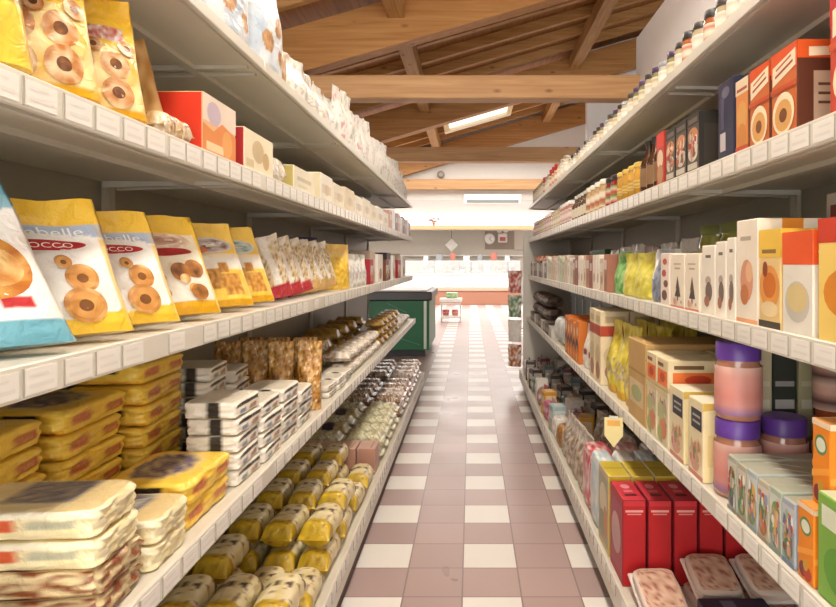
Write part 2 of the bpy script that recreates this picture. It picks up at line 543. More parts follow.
# timber roof: deck with rafters, ties, purlins, joists
def sloped(mb, x0, x1, y0, y1, dz0, dz1, col=(0.5, 0.5, 0.5)):
    v = []
    for y in (y0, y1):
        v += [(x0, y, zr(x0) + dz0), (x1, y, zr(x1) + dz0), (x1, y, zr(x1) + dz1), (x0, y, zr(x0) + dz1)]
    mb.add(v, [[0, 1, 2, 3], [7, 6, 5, 4], [0, 4, 5, 1], [1, 5, 6, 2], [2, 6, 7, 3], [3, 7, 4, 0]], col)
mb = MB(); sloped(mb, -6.1, 6.2, -4, 15.5, 0.62, 0.68)
deck = struct(mb.obj('ceiling', W_DECK), 'pitched ceiling of brown boards')
TR = (2.6, 6.8, 11.0, 15.2)
for y in TR:
    mb = MB(); sloped(mb, -5.2, 6.0, y - 0.1, y + 0.1, 0.0, 0.50); mb.obj('rafter', W_RAFT, deck)
for y, xr in zip(TR[1:], (1.86, 2.9, 5.9)):
    mb = MB(); mb.box(-2.72, y - 0.11, 3.15, xr, y + 0.11, 3.40, (0.5, 0.5, 0.5), 0.01); mb.obj('tie_beam', W_TIE, deck)
for x in (-3.4, -0.8, 1.8, 4.4):
    z = zr(x) + 0.28
    mb = MB(); mb.box(x - 0.09, -3.9, z, x + 0.09, 15.3, z + 0.22, (0.5, 0.5, 0.5), 0.006); mb.obj('purlin', W_PURL, deck)
y = -3.6
while y < 15.0:
    if min(abs(y - t) for t in TR) > 0.22:
        mb = MB(); sloped(mb, -6.0, 6.0, y - 0.045, y + 0.045, 0.48, 0.63); mb.obj('joist', W_JOIST, deck)
    y += 0.7
for p0, p1 in (((-1.9, 7.4, 3.45), (1.2, 10.7, 4.55)), ((1.55, 7.2, 3.5), (1.2, 10.6, 4.5)), ((-2.2, 7.0, 3.42), (-0.9, 7.6, 4.0))):
    mb = MB(); mb.tube(p0, p1, 0.011, H('#c9bca4'), 6); mb.obj('brace_rod', PAINT, deck)
# roof light between the second and third trusses
sk = empty('skylight', (0.0, 13.1, 0)); tag(sk, 'long pale-framed roof light set in the timber ceiling', 'skylight')
sx0, sx1 = -0.56, 0.86
def skbit(name, ya, yb, xa, xb, d0, d1, c, mat):
    mb = MB(); v = []
    for yy in (ya, yb):
        for (xx, dz) in ((xa, d0), (xb, d0), (xb, d1), (xa, d1)): v.append((xx, yy - 13.1, zr(xx) + dz))
    mb.add(v, [[0, 1, 2, 3], [7, 6, 5, 4], [0, 4, 5, 1], [1, 5, 6, 2], [2, 6, 7, 3], [3, 7, 4, 0]], c)
    return mb.obj(name, mat, sk)
LIT_WOOD = H('#f6ecd2')  # rails paler than the frame ends: daylight on the wood put into the colour
skbit('frame_rail', 12.55, 12.75, sx0, sx1, 0.38, 0.47, LIT_WOOD, MATTE)
skbit('frame_rail', 13.45, 13.65, sx0, sx1, 0.38, 0.47, LIT_WOOD, MATTE)
for xa in (sx0, sx1 - 0.1): skbit('frame_end', 12.75, 13.45, xa, xa + 0.1, 0.38, 0.47, H('#e8d3a8'), MATTE)
skbit('pane', 12.75, 13.45, sx0 + .1, sx1 - .1, 0.44, 0.46, H('#ffffff'), SKYGLASS)

# ================================================================== SHELVING
METAL = H('#d2cdbf'); METALB = H('#cfcabd'); RAILC = H('#dbd7cb')
S = {1: 2.035, 2: 1.68, 3: 1.258, 4: 0.785, 5: 0.19}
XL = {1: .645, 2: .645, 3: .645, 4: .613, 5: .516}
XR = {1: .66, 2: .66, 3: .66, 4: .64, 5: .549}
XB = 1.14
def build_bay(side, ln):
    sg = -1 if side == 'L' else 1
    XF = XL if side == 'L' else XR
    root = empty('shelving_bay')
    b = MB(); b.box(sg * XB, 0.0, 0.0, sg * (XB + 0.015), ln, 2.32, H('#958f80')); b.obj('back_panel', PAINT, root)  # panel grey darkened to stand in for shade behind the goods
    for yy in (0.0, ln - 0.03):
        u = MB(); u.box(sg * (XB - 0.012), yy, 0, sg * XB, yy + 0.03, 2.34, H('#b9b4a6'), 0.003); u.obj('upright', PAINT, root)
    k = MB(); k.box(sg * (XF[5] + 0.05), 0, 0, sg * (XF[5] + 0.065), ln, 0.09, H('#4a443e')); k.obj('kick_plate', PAINT, root)
    for i in range(1, 6):
        z = S[i]; xf = XF[i]; lip = 0.105 if i == 5 else (0.03 if i == 1 else 0.05)
        m = MB()
        m.box(sg * (xf + 0.012), 0.0, z - 0.022, sg * (XB - 0.002), ln, z, METAL)
        m.box(sg * (xf + 0.02), 0.002, z - lip, sg * (xf + 0.032), ln - 0.002, z - 0.0205, METAL)
        if i < 5: m.box(sg * (xf + 0.20), 0.002, z - 0.036, sg * (xf + 0.23), ln - 0.002, z - 0.021, METALB)
        sh = m.obj('shelf', PAINT, root)
        if i < 5:
            for yy in (0.03, ln - 0.045):
                g = MB()
                x0 = sg * (xf + 0.04); x1 = sg * (XB - 0.014)
                v = []
                for q in (yy, yy + 0.015):
                    v += [(x0, q, z - 0.023), (x1, q, z - 0.023), (x1, q, z - 0.042), (x0, q, z - 0.032)]
                fcs = [[0, 1, 2, 3], [7, 6, 5, 4], [0, 4, 5, 1], [1, 5, 6, 2], [2, 6, 7, 3], [3, 7, 4, 0]]
                g.add(v, fcs, METALB); g.obj('bracket', PAINT, sh)
        r = MB(); r.box(sg * xf, 0.001, z - lip + 0.002, sg * (xf + 0.011), ln - 0.001, z + 0.004, RAILC, 0.002); r.obj('price_rail', PLASTIC, sh)
        n = int(ln / 0.088)
        rr = random.Random(i * 7 + (3 if sg > 0 else 0))
        tagm = None
        for q in range(n if i > 1 else 0):
            y0 = 0.02 + q * (ln - 0.04) / n + rr.uniform(-0.004, 0.004)
            if rr.random() < 0.08: continue
            if tagm is None:
                t = MB(); zc = -0.023 if i < 5 else -0.026
                t.box(-0.0012 * sg, 0, zc - 0.019, 0.0002 * sg, 0.070, zc + 0.019, H('#f1eee7'))
                for (a, bb, c0, c1) in ((0.008, 0.050, 0.006, 0.010), (0.008, 0.062, -0.010, -0.004)):
                    xx = -0.0016 * sg
                    qd = [(xx, a, zc + c0), (xx, bb, zc + c0), (xx, bb, zc + c1), (xx, a, zc + c1)]
                    t.add(qd, [[0, 1, 2, 3]], H('#e6e3db'))
                s0 = MB(); s0.box(-0.002 * sg, -0.0065, zc - 0.021, 0.0, -0.003, zc + 0.021, H('#aaa598'))
                t.v += []; o = len(t.v); t.v += s0.v; t.f += [[x + o for x in f] for f in s0.f]; t.c += s0.c; t.s += s0.s
                tagm = t.obj('price_tag', PLASTIC, sh); tagm.location = (sg * xf, y0, z)
            else:
                c = tagm.copy(); COL.objects.link(c); c.location = (sg * xf, y0, z)
    return root
LB = [-0.53 + 1.25 * k for k in range(6)]
RB = [-0.30 + 1.25 * k for k in range(6)]
for side, ys in (('L', LB), ('R', RB)):
    first = None
    for k, y in enumerate(ys):
        o = build_bay(side, 1.25) if first is None else dup(first)
        first = first or o
        o.location = (0, y, 0)
        nm = 'biscuit and pasta side' if side == 'L' else 'jam jar and baby food side'
        where = 'left of the aisle' if side == 'L' else 'right of the aisle'
        tag(o, f'white metal shelving bay {where}, ' + ('nearest the camera' if k == 0 else f'{ordn(k)} one after the nearest'), 'shelving',
            'white shelving bays ' + where)

# ================================================================== placing
def where(side, i):
    return ('left ' if side == 'L' else 'right ') + {1: 'top shelf', 2: 'second shelf', 3: 'middle shelf', 4: 'fourth shelf', 5: 'bottom shelf'}[i]
def put(o, side, i, y, inset, rz, look, cat, row='', dz=0.0, tilt=None):
    """stand a thing on shelf i of a side, its origin `inset` behind the rail"""
    sg = -1 if side == 'L' else 1
    xf = (XL if side == 'L' else XR)[i]
    o.location = (sg * (xf + 0.014 + inset), y, S[i] + 0.0005 + dz)
    o.rotation_mode = 'XYZ'
    o.rotation_euler = (0, 0, math.radians(rz))
    if tilt is not None:
        o.rotation_mode = 'QUATERNION'
        o.rotation_quaternion = (Matrix.Rotation(math.radians(rz), 3, 'Z') @ Matrix.Rotation(math.radians(tilt[0]), 3, 'X') @ Matrix.Rotation(math.radians(tilt[1]), 3, 'Y')).to_quaternion()
    reg(o, look, cat, (row + ' ' if row else '') + where(side, i))
    return o
def YL(px, x=.645): return 630 * x / (471 - px)
def YR(px, x=.66): return 630 * x / (px - 471)
def box_on(side, i, y0, y1, d, h, col, look, cat='carton', faces=None, pr=None, inset=0.0, gap=0.003, row='', dz=0.0, name='carton', rz=0.0):
    """carton filling y0..y1 along the shelf; its print side faces the aisle, 'cam' prints the end seen from the camera"""
    w = abs(y1 - y0) - gap
    F = dict(faces or {}); P = dict(pr or {})
    end = 'near' if side == 'L' else 'far'
    if 'cam' in F: F[end] = F.pop('cam')
    if 'cam' in P: P[end] = P.pop('cam')
    o = carton_mb(w, d, h, col, F, P).obj(name, CARTON)
    return put(o, side, i, (y0 + y1) / 2, d / 2 + inset, (90 if side == 'L' else -90) + rz, look, cat, row, dz)

# ================================================================== LEFT SHELVES
YEL = H('#f2c53a'); YEL2 = H('#e2a91f'); CREAM = H('#f1e6c8'); WHT = H('#f4f1ea'); RED = H('#b8262a'); ORG = H('#e8702a')
BRN = H('#8a5526'); TAN = H('#cfa469'); DRK = H('#2c2622'); COOK = H('#c98a45'); COOKD = H('#96602a')

def ring_cookie(u, v, cu, cv, r, asp=1.0):
    """1 inside the ring, 2 in the hole, 0 outside"""
    q = math.hypot((u - cu), (v - cv) * asp) / r
    return 0 if q > 1 else (2 if q < 0.36 else 1)

def ciambelle_print(rings, asp, top=YEL, band=H('#9db2cf'), base=WHT, foot=YEL):
    def cf(u, v, fr):
        if not fr: return top if v > 0.5 else mix(foot, base, 0.3)
        c = base
        if v > 0.80: c = top
        elif v > 0.70 + 0.05 * math.sin(u * PI): c = mix(band, WHT, 0.15)
        if v < 0.10 + 0.06 * abs(u - 0.5) * 2: c = foot
        if u < 0.06 or u > 0.94: c = mix(c, foot, 0.75 if v < 0.7 else 0.3)
        return c
    return cf
def hero_bag(cf, w=.20, d=.085, h=.268, seed=0, texts=(), name='biscuit_bag', discs=(), lean=.17, taper=.10):
    return standing_bag(w, d, h, cf, nx=44, nh=60, seed=seed, texts=texts, discs=discs, lean=lean, taper=taper).obj(name, FILM)
A = .268 / .25
RINGS = [(.30, .36, .15), (.72, .40, .12), (.34, .19, .15), (.68, .20, .15), (.62, .52, .06)]
CK1, CK2, HOLE = H('#d99a4e'), H('#a8682c'), H('#7a4a22')
CIAMB = []
for cu, cv, r in RINGS:
    CIAMB += [(cu, cv, r, r * .86, H('#e8bd7c'), H('#b87a38')), (cu + .004, cv, r * .78, r * .66, H('#dca55c'), H('#c98a44')), (cu, cv - .004, r * .34, r * .28, H('#8a5628'), HOLE)]
CIAMB += [(.5, .645, .36, .052, WHT, WHT), (.5, .645, .33, .043, RED, H('#a01f24'))]
TX = [('Ciambelle', .16, .715, .84, .785, H('#f7f5ee')), ('BALOCCO', .27, .625, .73, .665, H('#f7efe4'))]

# -- middle shelf: biscuit bags turned towards the shopper
def teal_print(u, v, fr):
    T = H('#4f9fb0')
    if not fr: return T
    c = WHT
    if v < 0.15: c = mix(T, H('#8fb9cc'), .35)
    if v > 0.50 + 0.34 * u: c = mix(H('#b9d3dc'), T, (v - .45) * 1.5)
    if v > .9: c = mix(T, H('#8fb9cc'), .3)
    if 0.68 < u < 0.86 and 0.20 < v < 0.27: c = RED
    return c
o = standing_bag(.27, .075, .282, teal_print, nx=44, nh=60, seed=3, lean=.26, taper=.16, discs=[(.66, .46, .27, .20, H('#e9b45a'), H('#b5661f')), (.70, .45, .18, .12, H('#f0cf8a'), H('#c98030')), (.6, .42, .10, .06, H('#d9902c'), H('#8a4a1c'))]).obj('biscuit_bag', FILM)
put(o, 'L', 3, .975, .098, 44, 'teal and white biscuit bag cut by the frame edge', 'biscuit bag', tilt=(-12, -2), dz=.013)
o = hero_bag(ciambelle_print(RINGS, A),   .26, .075, .262, 1, TX, discs=CIAMB)
put(o, 'L', 3, 1.15, .088, 46, 'white biscuit bag with yellow top and ring biscuits beside the teal bag', 'biscuit bag', tilt=(-12, -2), dz=.013)
o = hero_bag(ciambelle_print(RINGS, A), .245, .075, .256, 8, TX, discs=CIAMB)
put(o, 'L', 3, 1.355, .084, 46, 'second white ring biscuit bag with yellow top', 'biscuit bag', tilt=(-12, -2), dz=.013)
def choc_print(seed, top=YEL, band=H('#e9d9b8')):
    blobs = [(.35 + .25 * R.random(), .18 + .3 * R.random(), .09 + .05 * R.random()) for _ in range(7)]
    def cf(u, v, fr):
        if not fr: return top
        c = mix(WHT, H('#f0dfb4'), v)
        if v > 0.80: c = top
        if v < 0.12: c = YEL2
        if u < 0.05 or u > 0.95: c = YEL
        return c
    return cf
def choc_discs(sd):
    r_ = random.Random(sd); L = [(.5, .74, .38, .085, H('#f2e6d2'), H('#d9b8a0')), (.46, .75, .30, .05, H('#8a3a28'), H('#d9b8a0')), (.52, .625, .32, .042, RED, H('#9c1f24'))]
    for k in range(10):
        a, b, q = r_.uniform(.2, .82), r_.uniform(.18, .5), r_.uniform(.07, .13)
        L.append((a, b, q, q * .75, H('#5d3316'), H('#b5783a')) if k % 3 else (a, b, q * .8, q * .6, H('#efd9a8'), H('#d09a50')))
    return L
o = hero_bag(choc_print(1), .235, .075, .262, 4, discs=choc_discs(4))
put(o, 'L', 3, 1.60, .082, 48, 'yellow biscuit bag with brown chocolate biscuits and red oval', 'biscuit bag', tilt=(-12, -2), dz=.013)
o = hero_bag(choc_print(2), .17, .075, .25, 5, discs=choc_discs(9))
put(o, 'L', 3, 1.46, .25, 40, 'yellow topped biscuit bag half hidden behind the front row', 'biscuit bag')
def yellow_print(seed, bcol):
    def cf(u, v, fr):
        if not fr: return YEL
        c = mix(YEL, H('#f7dc82'), 0.3)
        if 0.42 < v < 0.62: c = mix(WHT, YEL, abs(v - .52) * 4)
        for a, b, r in ((.35, .33, .19), (.68, .25, .20), (.6, .45, .10)):
            if max(abs(u - a), abs(v - b) * 1.3) < r * .8: c = mix(H('#b5772c'), H('#dca654'), 0.5 + nz(u * 18, v * 18, seed) * 1.6)
        if v < .08: c = YEL2
        return c
    return cf
def yel_discs(c): return [(.5, .73, .42, .10, WHT, mix(c, WHT, .6)), (.5, .73, .37, .08, c, mix(c, WHT, .55)), (.48, .74, .26, .03, WHT, mix(c, WHT, .5)), (.36, .68, .1, .04, H('#c9402c'), H('#d98a5a'))]
o = hero_bag(yellow_print(3, H('#6a2c1a')), .205, .075, .262, 6, discs=yel_discs(H('#6a2c1a')))
put(o, 'L', 3, 1.90, .085, 48, 'yellow biscuit bag with a dark red and white oval', 'biscuit bag', tilt=(-12, -2), dz=.013)
o = hero_bag(yellow_print(4, H('#5f8f86')), .195, .075, .262, 7, discs=yel_discs(H('#5f8f86')))
put(o, 'L', 3, 2.11, .082, 48, 'yellow biscuit bag with a blue green oval', 'biscuit bag', tilt=(-12, -2), dz=.013)
# leaning clear packs
def striped(seed, foot):
    f = food(H('#cdb182'), H('#e9dcc0'), H('#8b6a3e'), 6, 14, seed)
    def cf(u, v, fr):
        c = f(u, v)
        if abs(u - .5) < .1: c = mix(c, WHT, .8)
        if v > .86: c = mix(c, WHT, .5)
        if v < .18: c = foot
        return c
    return cf
for k, y in enumerate((2.40, 2.56, 2.72, 2.88, 3.05, 3.22)):
    o = standing_bag(.15, .05, .235, striped(k, H('#b3303a') if k < 3 else H('#c9a063')), nx=22, nh=28, seed=k)
    o = o.obj('rusk_pack', CLEAR)
    put(o, 'L', 3, y, .075, 55, 'clear rusk pack with a red foot leaning back' if k < 3 else 'clear rusk pack with a pale stripe leaning back', 'rusk pack', tilt=(-8, -14), dz=.018)
o = standing_bag(.20, .09, .25, lambda u, v, fr: mix(YEL2, H('#f4d765'), .5 + nz(u * 9, v * 14)) if v < .72 else mix(YEL, WHT, .2), nx=24, nh=30, seed=21).obj('yellow_pack', FILM)
put(o, 'L', 3, 3.48, .085, 60, 'bright yellow pleated pack after the clear rusks', 'biscuit pack')
o = standing_bag(.18, .08, .285, lambda u, v, fr: H('#3b3c66') if v > .78 else mix(H('#caa35c'), H('#5d4224'), .5 + nz(u * 9, v * 9)), nx=22, nh=28, seed=22).obj('biscuit_bag', FILM)
put(o, 'L', 3, 3.40, .24, 50, 'biscuit bag with a navy blue top behind the yellow pack', 'biscuit bag')
for k, (y, c) in enumerate(((2.2, H('#b98b3c')), (2.5, H('#a8854c')), (2.8, H('#7d6a44')), (3.08, H('#8a6b34')))):
    o = standing_bag(.17, .08, .25, (lambda c: lambda u, v, fr: mix(c, WHT, .3 + nz(u * 8, v * 8, k)))(c), nx=18, nh=22, seed=30 + k).obj('biscuit_bag', FILM)
    put(o, 'L', 3, y, .24, 60, 'shadowed tan biscuit bag behind the leaning packs', 'biscuit bag', row='back row,')
for k, y in enumerate((3.72, 3.90, 4.08)):
    o = standing_bag(.16, .08, .20, (lambda k: lambda u, v, fr: mix(WHT, H('#b9b3b0'), .5 + nz(u * 8 + k, v * 8) * 1.6) if v < .7 else WHT)(k), nx=18, nh=22, seed=40 + k).obj('white_pack', FILM)
    put(o, 'L', 3, y, .075, 65, 'white and grey crispbread pack', 'crispbread pack')
cols = [(H('#a82332'), 'dark red'), (H('#efe9e0'), 'white'), (H('#3a2f36'), 'black'), (H('#7d4a30'), 'brown'), (H('#efe9e0'), 'white'), (H('#c7b7a0'), 'beige')]
y = 4.24
for k in range(15):
    c, nm = cols[(k * 5 + k // 4) % 6]
    if y > 6.70: break
    ww = .15 + .05 * ((k * 7) % 3); hh = .17 + .02 * ((k * 3) % 4)
    box_on('L', 3, y, y + ww, .2, hh, c, f'{nm} biscuit carton at the far end', 'carton',
           faces={'top': mix(c, WHT, .2)}, pr={'front': [('r', .1, .35, .9, .75, mix(c, WHT, .6)), ('o', .5, .3, .25, .2, H('#b98a50'))]}, inset=.02 + .02 * (k % 2))
    y += ww + .006
for k in range(8):
    y = 4.25 + k * .32
    o = carton_mb(.2, .12, .24, (H('#8b5a3a'), H('#d8cdb8'), H('#5c4434'))[k % 3]).obj('carton', CARTON)
    put(o, 'L', 3, y, .30, 90, ('brown', 'pale', 'dark')[k % 3] + ' carton behind the far biscuit cartons', 'carton', row='back row,')

# -- second shelf: bags seen from below, cartons beyond
RINGS2 = [(.32, .42, .17), (.70, .40, .16), (.30, .17, .16), (.68, .17, .17), (.5, .55, .09), (.86, .56, .1)]
def donut_print(u, v, fr):
    if not fr: return YEL2
    c = YEL
    if v < .58: c = mix(H('#f1dca0'), H('#e3b84e'), .4 + 1.2 * nz(u * 5, v * 6))
    elif v > .8: c = mix(YEL, YEL2, .5)
    if v < .06: c = YEL2
    if .60 < v < .76 and .16 < u < .86: c = mix(H('#c65b50'), WHT, .35 + nz(u * 20, v * 20) * 1.2)
    return c
D2 = []
for cu, cv, r in RINGS2: D2 += [(cu, cv, r, r * .72, H('#efdcb4'), H('#b5722f')), (cu, cv, r * .4, r * .27, H('#8a5628'), H('#5d3316'))]
for y, ins, rz, lk, cf, h in ((.90, .075, 40, 'plain golden biscuit bag cut by the frame edge', lambda u, v, fr: mix(YEL2, H('#f5cf4c'), .5 + nz(u * 4, v * 5) * 1.2) if not (.30 < v < .38) else H('#8d7430'), .31),
                         (1.085, .08, 42, 'yellow biscuit bag with big ring biscuits', donut_print, .28),
                         (1.25, .08, 42, 'second yellow biscuit bag with ring biscuits and red label', donut_print, .255)):
    o = standing_bag(.19, .09, h, cf, nx=40, nh=50, seed=int(y * 50), lean=.05, taper=.08, discs=(D2 if cf is donut_print else ())).obj('biscuit_bag', FILM)
    put(o, 'L', 2, y, ins, rz, lk, 'biscuit bag', tilt=(-7, -3), dz=.012)
o = standing_bag(.14, .05, .22, lambda u, v, fr: mix(H('#d3ad74'), H('#a77a3f'), .5 + nz(u * 6, v * 6)) if not (.4 < v < .85 and .3 < u < .7) else mix(H('#b89058'), DRK, .25 + nz(u * 22, v * 30)), nx=24, nh=30, seed=55, ).obj('biscuit_bag', MATTE)
put(o, 'L', 2, 1.485, .118, 45, 'brown paper biscuit bag leaning sideways', 'biscuit bag', tilt=(0, -16), dz=.024)
o = flow_pack(.16, .06, .06, food(H('#c79a58'), H('#eadcc0'), H('#7a5226'), 5, 4, 3, WHT), seed=3).obj('biscuit_pack', CLEAR)
put(o, 'L', 2, 1.435, .034, 90, 'clear biscuit pack lying below the paper bag', 'biscuit pack')
box_on('L', 2, 1.545, 1.765, .13, .15, H('#e9b98a'), 'orange and white carton with a red end', faces={'cam': H('#d6391f'), 'top': H('#e9dcc6')},
       pr={'front': [('r', 0, .55, 1, 1, H('#ead9c8')), ('o', .32, .72, .2, .2, H('#c8b6c4')), ('p', [(0, 0), (1, 0), (1, .5), (.55, .62), (.3, .42), (0, .5)], H('#de8a48')), ('r', .1, .08, .6, .22, H('#f0d4a8')), ('o', .72, .3, .16, .24, H('#e2a25a'))]})
box_on('L', 2, 1.83, 2.10, .13, .125, H('#efe2c4'), 'cream carton with a dark red end', faces={'cam': H('#a5262a')},
       pr={'front': [('o', .45, .55, .2, .28, H('#cdb68c')), ('r', .06, .12, .3, .3, H('#d9c79c')), ('o', .72, .4, .12, .22, H('#c6a878'))]})
o = flow_pack(.17, .10, .10, lambda s, a, b: mix(WHT, H('#cbb88e'), .4 + nz(s * 8, a * 2)), seed=6).obj('biscuit_pack', CLEAR)
put(o, 'L', 2, 2.21, .06, 90, 'white film biscuit pack between two cartons', 'biscuit pack')
box_on('L', 2, 2.34, 2.66, .12, .092, H('#ece4cd'), 'low cream carton with an olive end', faces={'cam': H('#b4a35c')},
       pr={'front': [('r', .15, .45, .8, .62, H('#c9bfa0')), ('r', .2, .2, .6, .3, H('#d9d0b6'))]})
ws = [2.76, 3.02, 3.30, 3.58, 3.86, 4.15, 4.45, 4.75, 5.05]
for k in range(8):
    box_on('L', 2, ws[k], ws[k + 1] - .02, .12, .125 - .012 * (k % 2), mix(H('#f0eadb'), H('#e6d8ba'), (k % 3) / 2), 'white carton with a faded beige panel',
           faces={'cam': H('#e4d6b4')}, pr={'front': [('r', .12, .3, .88, .62, H('#ddd0b8')), ('o', .5, .45, .2, .2, H('#d3bfa0')), ('r', 0, 0, 1, .1, H('#e3cfa8'))]})
for k in range(9):
    c, nm = ((H('#c99b8c'), 'pink'), (WHT, 'white'), (H('#7d6f8c'), 'mauve'))[k % 3]
    box_on('L', 2, 5.08 + k * .2, 5.27 + k * .2, .12, .15 + .02 * (k % 2), c, f'{nm} packet at the far end', 'packet', pr={'front': [('r', .15, .5, .85, .8, mix(c, WHT, .5))]})
for k, (y, c, nm) in enumerate(((3.72, H('#a02338'), 'crimson'), (3.98, H('#c99a2e'), 'golden'), (4.25, H('#f1ece0'), 'white'), (4.6, H('#c9b37a'), 'straw'), (4.9, H('#b07d5a'), 'brown'))):
    o = carton_mb(.2, .12, .20, c).obj('carton', CARTON)
    put(o, 'L', 2, y, .22, 90, f'{nm} carton standing behind the white cartons', 'carton')

# -- top shelf: big pale bags seen from below
o = standing_bag(.21, .11, .34, lambda u, v, fr: mix(H('#b9c27a'), H('#d98f5a'), .5 + nz(u * 4, v * 6) * 1.6) if v < .6 else WHT, nx=30, nh=36, seed=61).obj('crisp_bag', FILM)
put(o, 'L', 1, 1.44, .09, 60, 'green and orange bag at the camera end', 'bag')
def bluewhite(seed):
    def cf(u, v, fr):
        c = mix(H('#e0e2e4'), H('#a9bccf'), .4 + nz(u * 3 + seed, v * 3) * 1.2)
        for a, b, r in ((.35, .25, .13), (.62, .40, .12), (.4, .55, .1), (.7, .18, .1)):
            if math.hypot(u - a, (v - b) * 1.5) < r: c = mix(H('#9c6c40'), H('#c79a66'), .5 + nz(u * 16, v * 16, seed))
        if u < .08: c = mix(c, H('#a9b3c0'), .7)
        return c
    return cf
for y, s in ((1.80, 1), (2.14, 2)):
    o = standing_bag(.32, .11, .44, bluewhite(s), nx=34, nh=44, seed=62 + s, fat=1).obj('rice_cake_bag', FILM)
    put(o, 'L', 1, y, .062, 86, 'tall blue and white bag with brown cakes printed', 'bag')
o = standing_bag(.12, .09, .30, lambda u, v, fr: mix(H('#9a6b3e'), H('#d8c0a0'), .5 + nz(u * 6, v * 8)), nx=22, nh=28, seed=66).obj('crisp_bag', FILM)
put(o, 'L', 1, 2.38, .09, 80, 'narrow brown bag after the blue and white bags', 'bag')
o = standing_bag(.26, .13, .40, lambda u, v, fr: WHT, nx=22, nh=28, seed=67).obj('crisp_bag', FILM)
put(o, 'L', 1, 2.66, .25, 75, 'tall plain white bag at the back', 'bag')
def dotted(seed, c1, c2):
    def cf(u, v, fr):
        t = nz(u * 7 + seed, v * 9, seed)
        c = H('#dfdbd4')
        if t > .26: c = c1
        elif t < -.34: c = c2
        return mix(c, H('#dfdbd4'), .35)
    return cf
pal = [(H('#b89a78'), H('#9aa3a8')), (H('#a9b0a0'), H('#8c7a66')), (H('#b2454a'), H('#c9c2b8')), (H('#d0c4a0'), H('#b9b9c2'))]
ys = [2.60, 2.82, 3.04, 3.26, 3.49, 3.73, 3.97, 4.22, 4.46, 4.74, 5.02, 5.30, 5.58, 5.88, 6.18, 6.48, 6.76]
nmz = ['beige', 'grey green', 'red', 'straw']
for k, y in enumerate(ys):
    p = 2 if k in (4, 6) else (k % 2 if k < 6 else (3, 0, 1)[k % 3])
    h = (.22 if k < 4 else .31 + .03 * (k % 3))
    o = standing_bag(.21, .11, h, dotted(k, *pal[p]), nx=22, nh=26, seed=70 + k, crinkle=.005).obj('crisp_bag', FILM)
    put(o, 'L', 1, y, .085, 78 + (k * 13) % 14, f'white bag with {nmz[p]} flecks', 'bag')
for k, y in enumerate((3.42, 3.72, 4.3, 4.9, 5.5, 6.1)):
    o = standing_bag(.25, .12, .40 - .02 * (k % 2), lambda u, v, fr: mix(H('#e6e3dd'), H('#cfcac2'), .3 + nz(u * 4, v * 4, k)), nx=20, nh=24, seed=90 + k, crinkle=.004).obj('crisp_bag', FILM)
    put(o, 'L', 1, y, .25, 85, 'tall plain white bag in the back row', 'bag')

# -- fourth shelf: stacks of wrapped packs
def ypack(f, a, b):
    c = mix(H('#f8c93e'), H('#ffdc60'), .5 + nz(a * 4, b * 4, ord(f[0])) * .8)
    if f == 'z+':
        e = math.hypot((a - .5) / .30, (b - .55) / .28)
        if e < 1: c = mix(H('#4d3f6b'), H('#c8b48a'), .35 + nz(a * 14, b * 14) * 1.4)
        elif e < 1.2: c = H('#f3d27a')
    if f == 'x-' and .36 < a < .66 and .52 < b < .76: c = H('#2a2320')
    if f == 'x-' and b < .3: c = mix(c, H('#f0a030'), .5)
    if f == 'y-':
        for q in (.3, .72):
            if abs(a - q) < .13 and .35 < b < .65: c = mix(H('#c25a3c'), H('#e3a24a'), .4 + nz(a * 24, b * 12))
    return c
def yellow_pack(): return brick_pack(.27, .205, .056, ypack, 9.0, 16, .004, 3).obj('pasta_pack', FILM)
yp = yellow_pack(); first = True
def stack_of(proto, used, L, cat, look, layers, side, shelf, y, inset, rz, hstep, row=''):
    for k in range(layers):
        o = proto if not used[0] else dup(proto); used[0] = True
        top = 'topmost' if k == layers - 1 else (ordn(layers - 1 - k) + ' from top')
        put(o, side, shelf, y + R.uniform(-.006, .006), inset + R.uniform(0, .008), rz + R.uniform(-2.5, 2.5), f'{look}, {top}', cat, row, dz=k * hstep)
u = [False]
stack_of(yp, u, 0, 'pasta pack', 'yellow pack, tall middle stack', 5, 'L', 4, 1.54, .385, 93, .058)
stack_of(yp, u, 0, 'pasta pack', 'yellow pack, stack nearest the frame edge', 5, 'L', 4, 1.235, .39, 93, .058)
stack_of(yp, u, 0, 'pasta pack', 'yellow pack, low stack at the rail', 2, 'L', 4, 1.58, .125, 91, .058)
stack_of(yp, u, 0, 'pasta pack', 'yellow pack, shadowed rear stack', 6, 'L', 4, 1.835, .365, 92, .058)
def creampk(f, a, b):
    c = mix(H('#ead9a2'), H('#f3e8c4'), .5 + nz(a * 4, b * 4, ord(f[0])))
    if f == 'z+':
        e = max(abs(a - .48) / .2, abs(b - .6) / .3)
        if e < 1: c = mix(H('#6b6a78'), H('#b9b2a4'), .35 + nz(a * 14, b * 14))
        if a > .72: c = mix(c, H('#d9b56a'), .5)
    if f == 'y-':
        if .36 < a < .50 and .35 < b < .68: c = H('#d8603a')
        elif .53 < a < .78 and .4 < b < .62: c = H('#b9b79c')
        if b > .72: c = H('#f6eed2')
    return c
cp = brick_pack(.25, .165, .05, creampk, 11.0, 18, .003, 4).obj('pasta_pack', FILM); u = [False]
stack_of(cp, u, 0, 'pasta pack', 'cream pack beside the yellow packs', 2, 'L', 4, 1.345, .13, 3, .0515)
def brownpk(f, a, b):
    c = mix(H('#8c4a2a'), H('#e3cfa0'), .5 + nz(a * 6, b * 5, ord(f[0])) * 2.2)
    return mix(c, H('#b23b2e'), .6) if (f == 'y-' and a < .3) else c
bp = brick_pack(.25, .165, .048, brownpk, 9.0, 16, .005, 5).obj('pasta_pack', FILM); u2 = [False]
